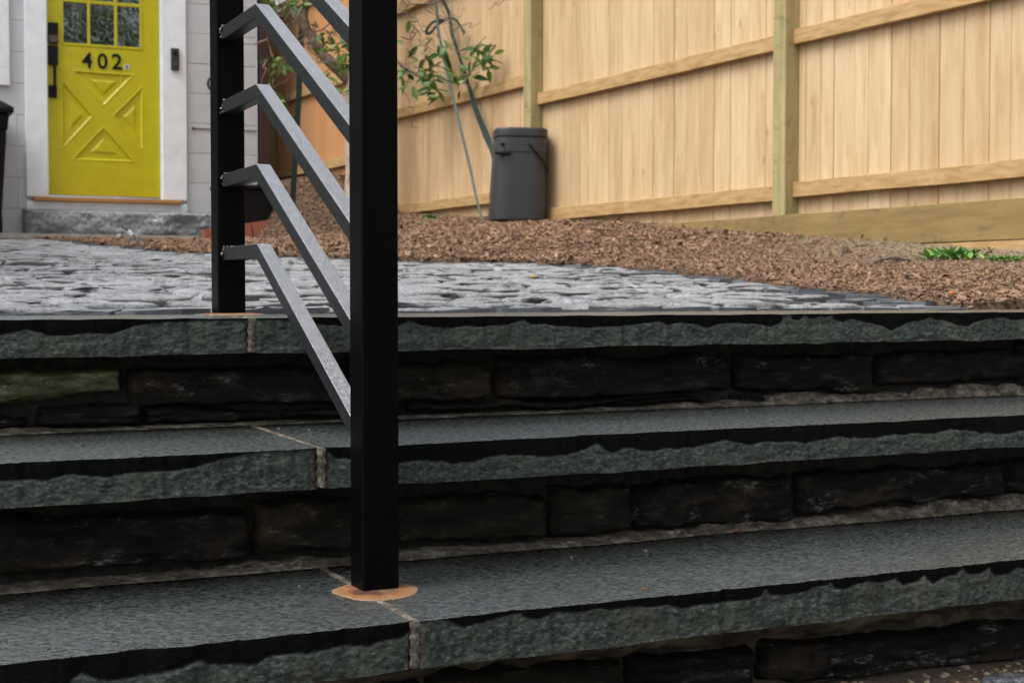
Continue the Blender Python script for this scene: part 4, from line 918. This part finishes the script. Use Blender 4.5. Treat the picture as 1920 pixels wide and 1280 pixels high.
# soil clods
def clod(x,y,wpx,hpx,label,c=(.035,.024,.016)):
    p=gpt(x,y); sc_=p.y/FPX; V=[];F=[];nu,nv_=18,9
    for j in range(nv_+1):
        for i in range(nu):
            th=2*math.pi*i/nu; ph=math.pi*j/nv_; dx,dy,dz=math.sin(ph)*math.cos(th),math.sin(ph)*math.sin(th),math.cos(ph)
            r_=1+.9*float(fbm(dx*2.3+x,dy*2.3+dz*2+y,3,5)); V.append((dx*wpx*sc_/2*r_,dy*wpx*sc_/3*r_,dz*hpx*sc_*.6*r_))
    F=[(j*nu+i,(j+1)*nu+i,(j+1)*nu+(i+1)%nu,j*nu+(i+1)%nu) for j in range(nv_) for i in range(nu)]
    tag(mesh('soil_clod',V,F,M_CLOD,loc=p+Vector((0,0,.0)),smooth=True),label,'clod','dark clods in the mulch')
M_CLOD=simple('wet_soil',(.028,.018,.011),.9)
clod(1672,494,62,16,'long dark wet soil clod in the mulch left of the large weed patch')
clod(1588,476,26,10,'small dark soil clod left of the long clod')
clod(1616,463,20,5,'tiny dark soil lump closest to the kick board')
clod(1905,537,40,9,'dark soil lump at the right edge of the picture')
# little stake light
p=wpt(*sn(hit(258,463,NV,11.25))); lt=empty('garden_stake',p,YAW,'thin bent black wire stake with a small white tag before the granite step','stake')
q=lambda x,y: Vector(hit(x,y,NV,11.25))-p
mb=MB(); V_=[q(259,462),q(256,448),q(247,438),q(228,424)]
Mi=Matrix.Rotation(-YAW,4,'Z'); mb.tube([Mi@v for v in V_],.005,6); mb.build('wire',M_BLK,lt)
mb=MB(); mb.tube([Mi@q(241,433),Mi@q(247,441)],[.015,.017],10); mb.build('tag',M_TRIM,lt,bevel=.003)
# orange/white bits
for (x,y,c,lb,sz) in ((223,469,(.5,.5,.48),'tiny white pebble on the cobbles in front of the granite step',.016),(1784,562,(.75,.22,.03),'tiny orange leaf scrap in the chips near the slab end',.012),(1000,545,(.6,.5,.1),'small yellowish leaf scrap on the cobbles right of the front post',.02)):
    pp=gpt(x,y); mb=MB(); leafblade(mb,Vector((-sz/2,0,.004)),Vector((1,.2,.15)),Vector((0,-.4,1)),sz,sz*.6,1.,.5); mb2=mb
    if 'pebble' in lb:
        mb=MB(); mb.tube([(-sz*.5,0,.01),(-sz*.2,0,.014),(sz*.3,.004,.014),(sz*.5,0,.01)],[.004,.012,.013,.005],8)
    if y<500 or y>550: pass
    tag(mb.build('pebble' if 'pebble' in lb else 'leaf_scrap',simple('bit',c,.6),loc=pp+Vector((0,0,.035 if x in (223,1000) else .008))),lb,'pebble' if 'pebble' in lb else 'leaf')
# stone and gravel at the foot of the lowest riser
def floor_pt(x,y): return Vector(hit(x,y,ZV,-.54))
mb=MB(); r3=np.random.default_rng(5)
for i in range(2600):
    s=r3.uniform(.6,2.4); n_=r3.uniform(.9,1.6); r_=r3.uniform(.0012,.0045); z=float(hall(s,n_)); x_,y_=ws(s,n_)
    M=Matrix.Translation((x_,y_,z+r_*.2))@Matrix.Rotation(r3.random()*6,4,'Z')@Matrix.Rotation(r3.random(),4,'X'); mb.box(-r_,r_,-r_*.8,r_*.8,-r_*.5,r_*.5,r3.random(),M)
a=MT('gravel'); a.set(Base_Color=a.mix(a.attr(),(.06,.04,.02),(.42,.33,.23)),Roughness=.8); tag(mb.build('gravel',a.m),'tan grit at the foot of the lowest step','gravel',kind='stuff')
for (x,y,sz,lb) in ((1893,1276,.085,'flat blue grey stone in the grit at the bottom right corner'),):
    p=floor_pt(x,y); mb=MB(); plate(mb,0,0,.012,sz,sz*.7,.03,.2,(-.05,.03)); tag(mb.build('loose_stone',M_FLAT,loc=p-Vector((0,0,.006)),bevel=.004),lb,'stone')

# ================================================================ TREES BEHIND THE CAMERA (mirrored in the door panes)
def bigtree(loc,h,seed,label):
    random.seed(seed); t=empty('street_tree',loc,0,label,'tree'); tr_=MB(); lv=MB()
    def br(p,d,L,r_,dep):
        P=[p]; q=p.copy(); dd=d.copy()
        for k in range(4): dd=(dd+Vector((random.gauss(0,.13),random.gauss(0,.13),random.gauss(0,.08)))).normalized(); q=q+dd*L/4; P.append(q)
        tr_.tube(P,[r_,r_*.9,r_*.8,r_*.7,r_*.6],6)
        if dep==0:
            for k in range(7):
                c=q+Vector((random.gauss(0,.5),random.gauss(0,.5),random.gauss(0,.45))); dv=Vector((random.gauss(0,1),random.gauss(0,1),random.gauss(0,1)))
                leafblade(lv,c,dv,Vector((0,0,1)),.28,.16,random.random()*.5)
            return
        for k in range(3 if dep>1 else 3):
            nd=(dd+Vector((random.gauss(0,.6),random.gauss(0,.6),random.gauss(.15,.35)))).normalized(); br(P[-1 if k<2 else -2],nd,L*.72,r_*.58,dep-1)
    br(Vector((0,0,-.1)),Vector((0,0,1)),h*.32,h*.028,5)
    tr_.build('trunk',M_BARK,t,smooth=True); lv.build('crown',M_LEAF,t)
bigtree((7.5,-9,-.54),9,3,'leafy tree behind the camera to the right, mirrored in the door panes')
bigtree((11.5,-13,-.54),12,4,'taller tree farther behind the camera, mirrored in the door panes')

# shrubs added out of view on the left to darken the bars' reflections
def shrub(s_,n_,h,w_,seed,label):
    random.seed(seed); z0=float(hall(s_,n_)); t=empty('added_shrub',wpt(s_,n_,z0),YAW,label,'shrub','added evergreen shrubs darkening the railing'); lv=MB(); st=MB()
    for i in range(1500):
        th=random.uniform(0,6.28); zz=random.random(); rr=w_*math.sqrt(random.random())*(1-.55*zz**2); c=Vector((rr*math.cos(th),rr*math.sin(th),.1+zz*h))
        leafblade(lv,c,Vector((math.cos(th),math.sin(th),random.gauss(.4,.5))),Vector((0,0,1)),.13,.07,random.random()*.25)
    st.tube([(0,0,-.05),(0,0,h*.5),(0,0,h*.9)],[.03,.02,.008],6)
    st.build('stem',M_BARK,t); lv.build('foliage',M_LEAF,t)
for i,(a_,b_) in enumerate(((-.25,10.6),(-.40,9.1),(-.55,7.6),(-.72,6.1),(-.95,4.6))): shrub(a_,b_,2.2,.75,40+i,'unseen evergreen shrub added left of the patio to darken the railing, %s along the row from the house'%('first','second','third','fourth','fifth')[i])
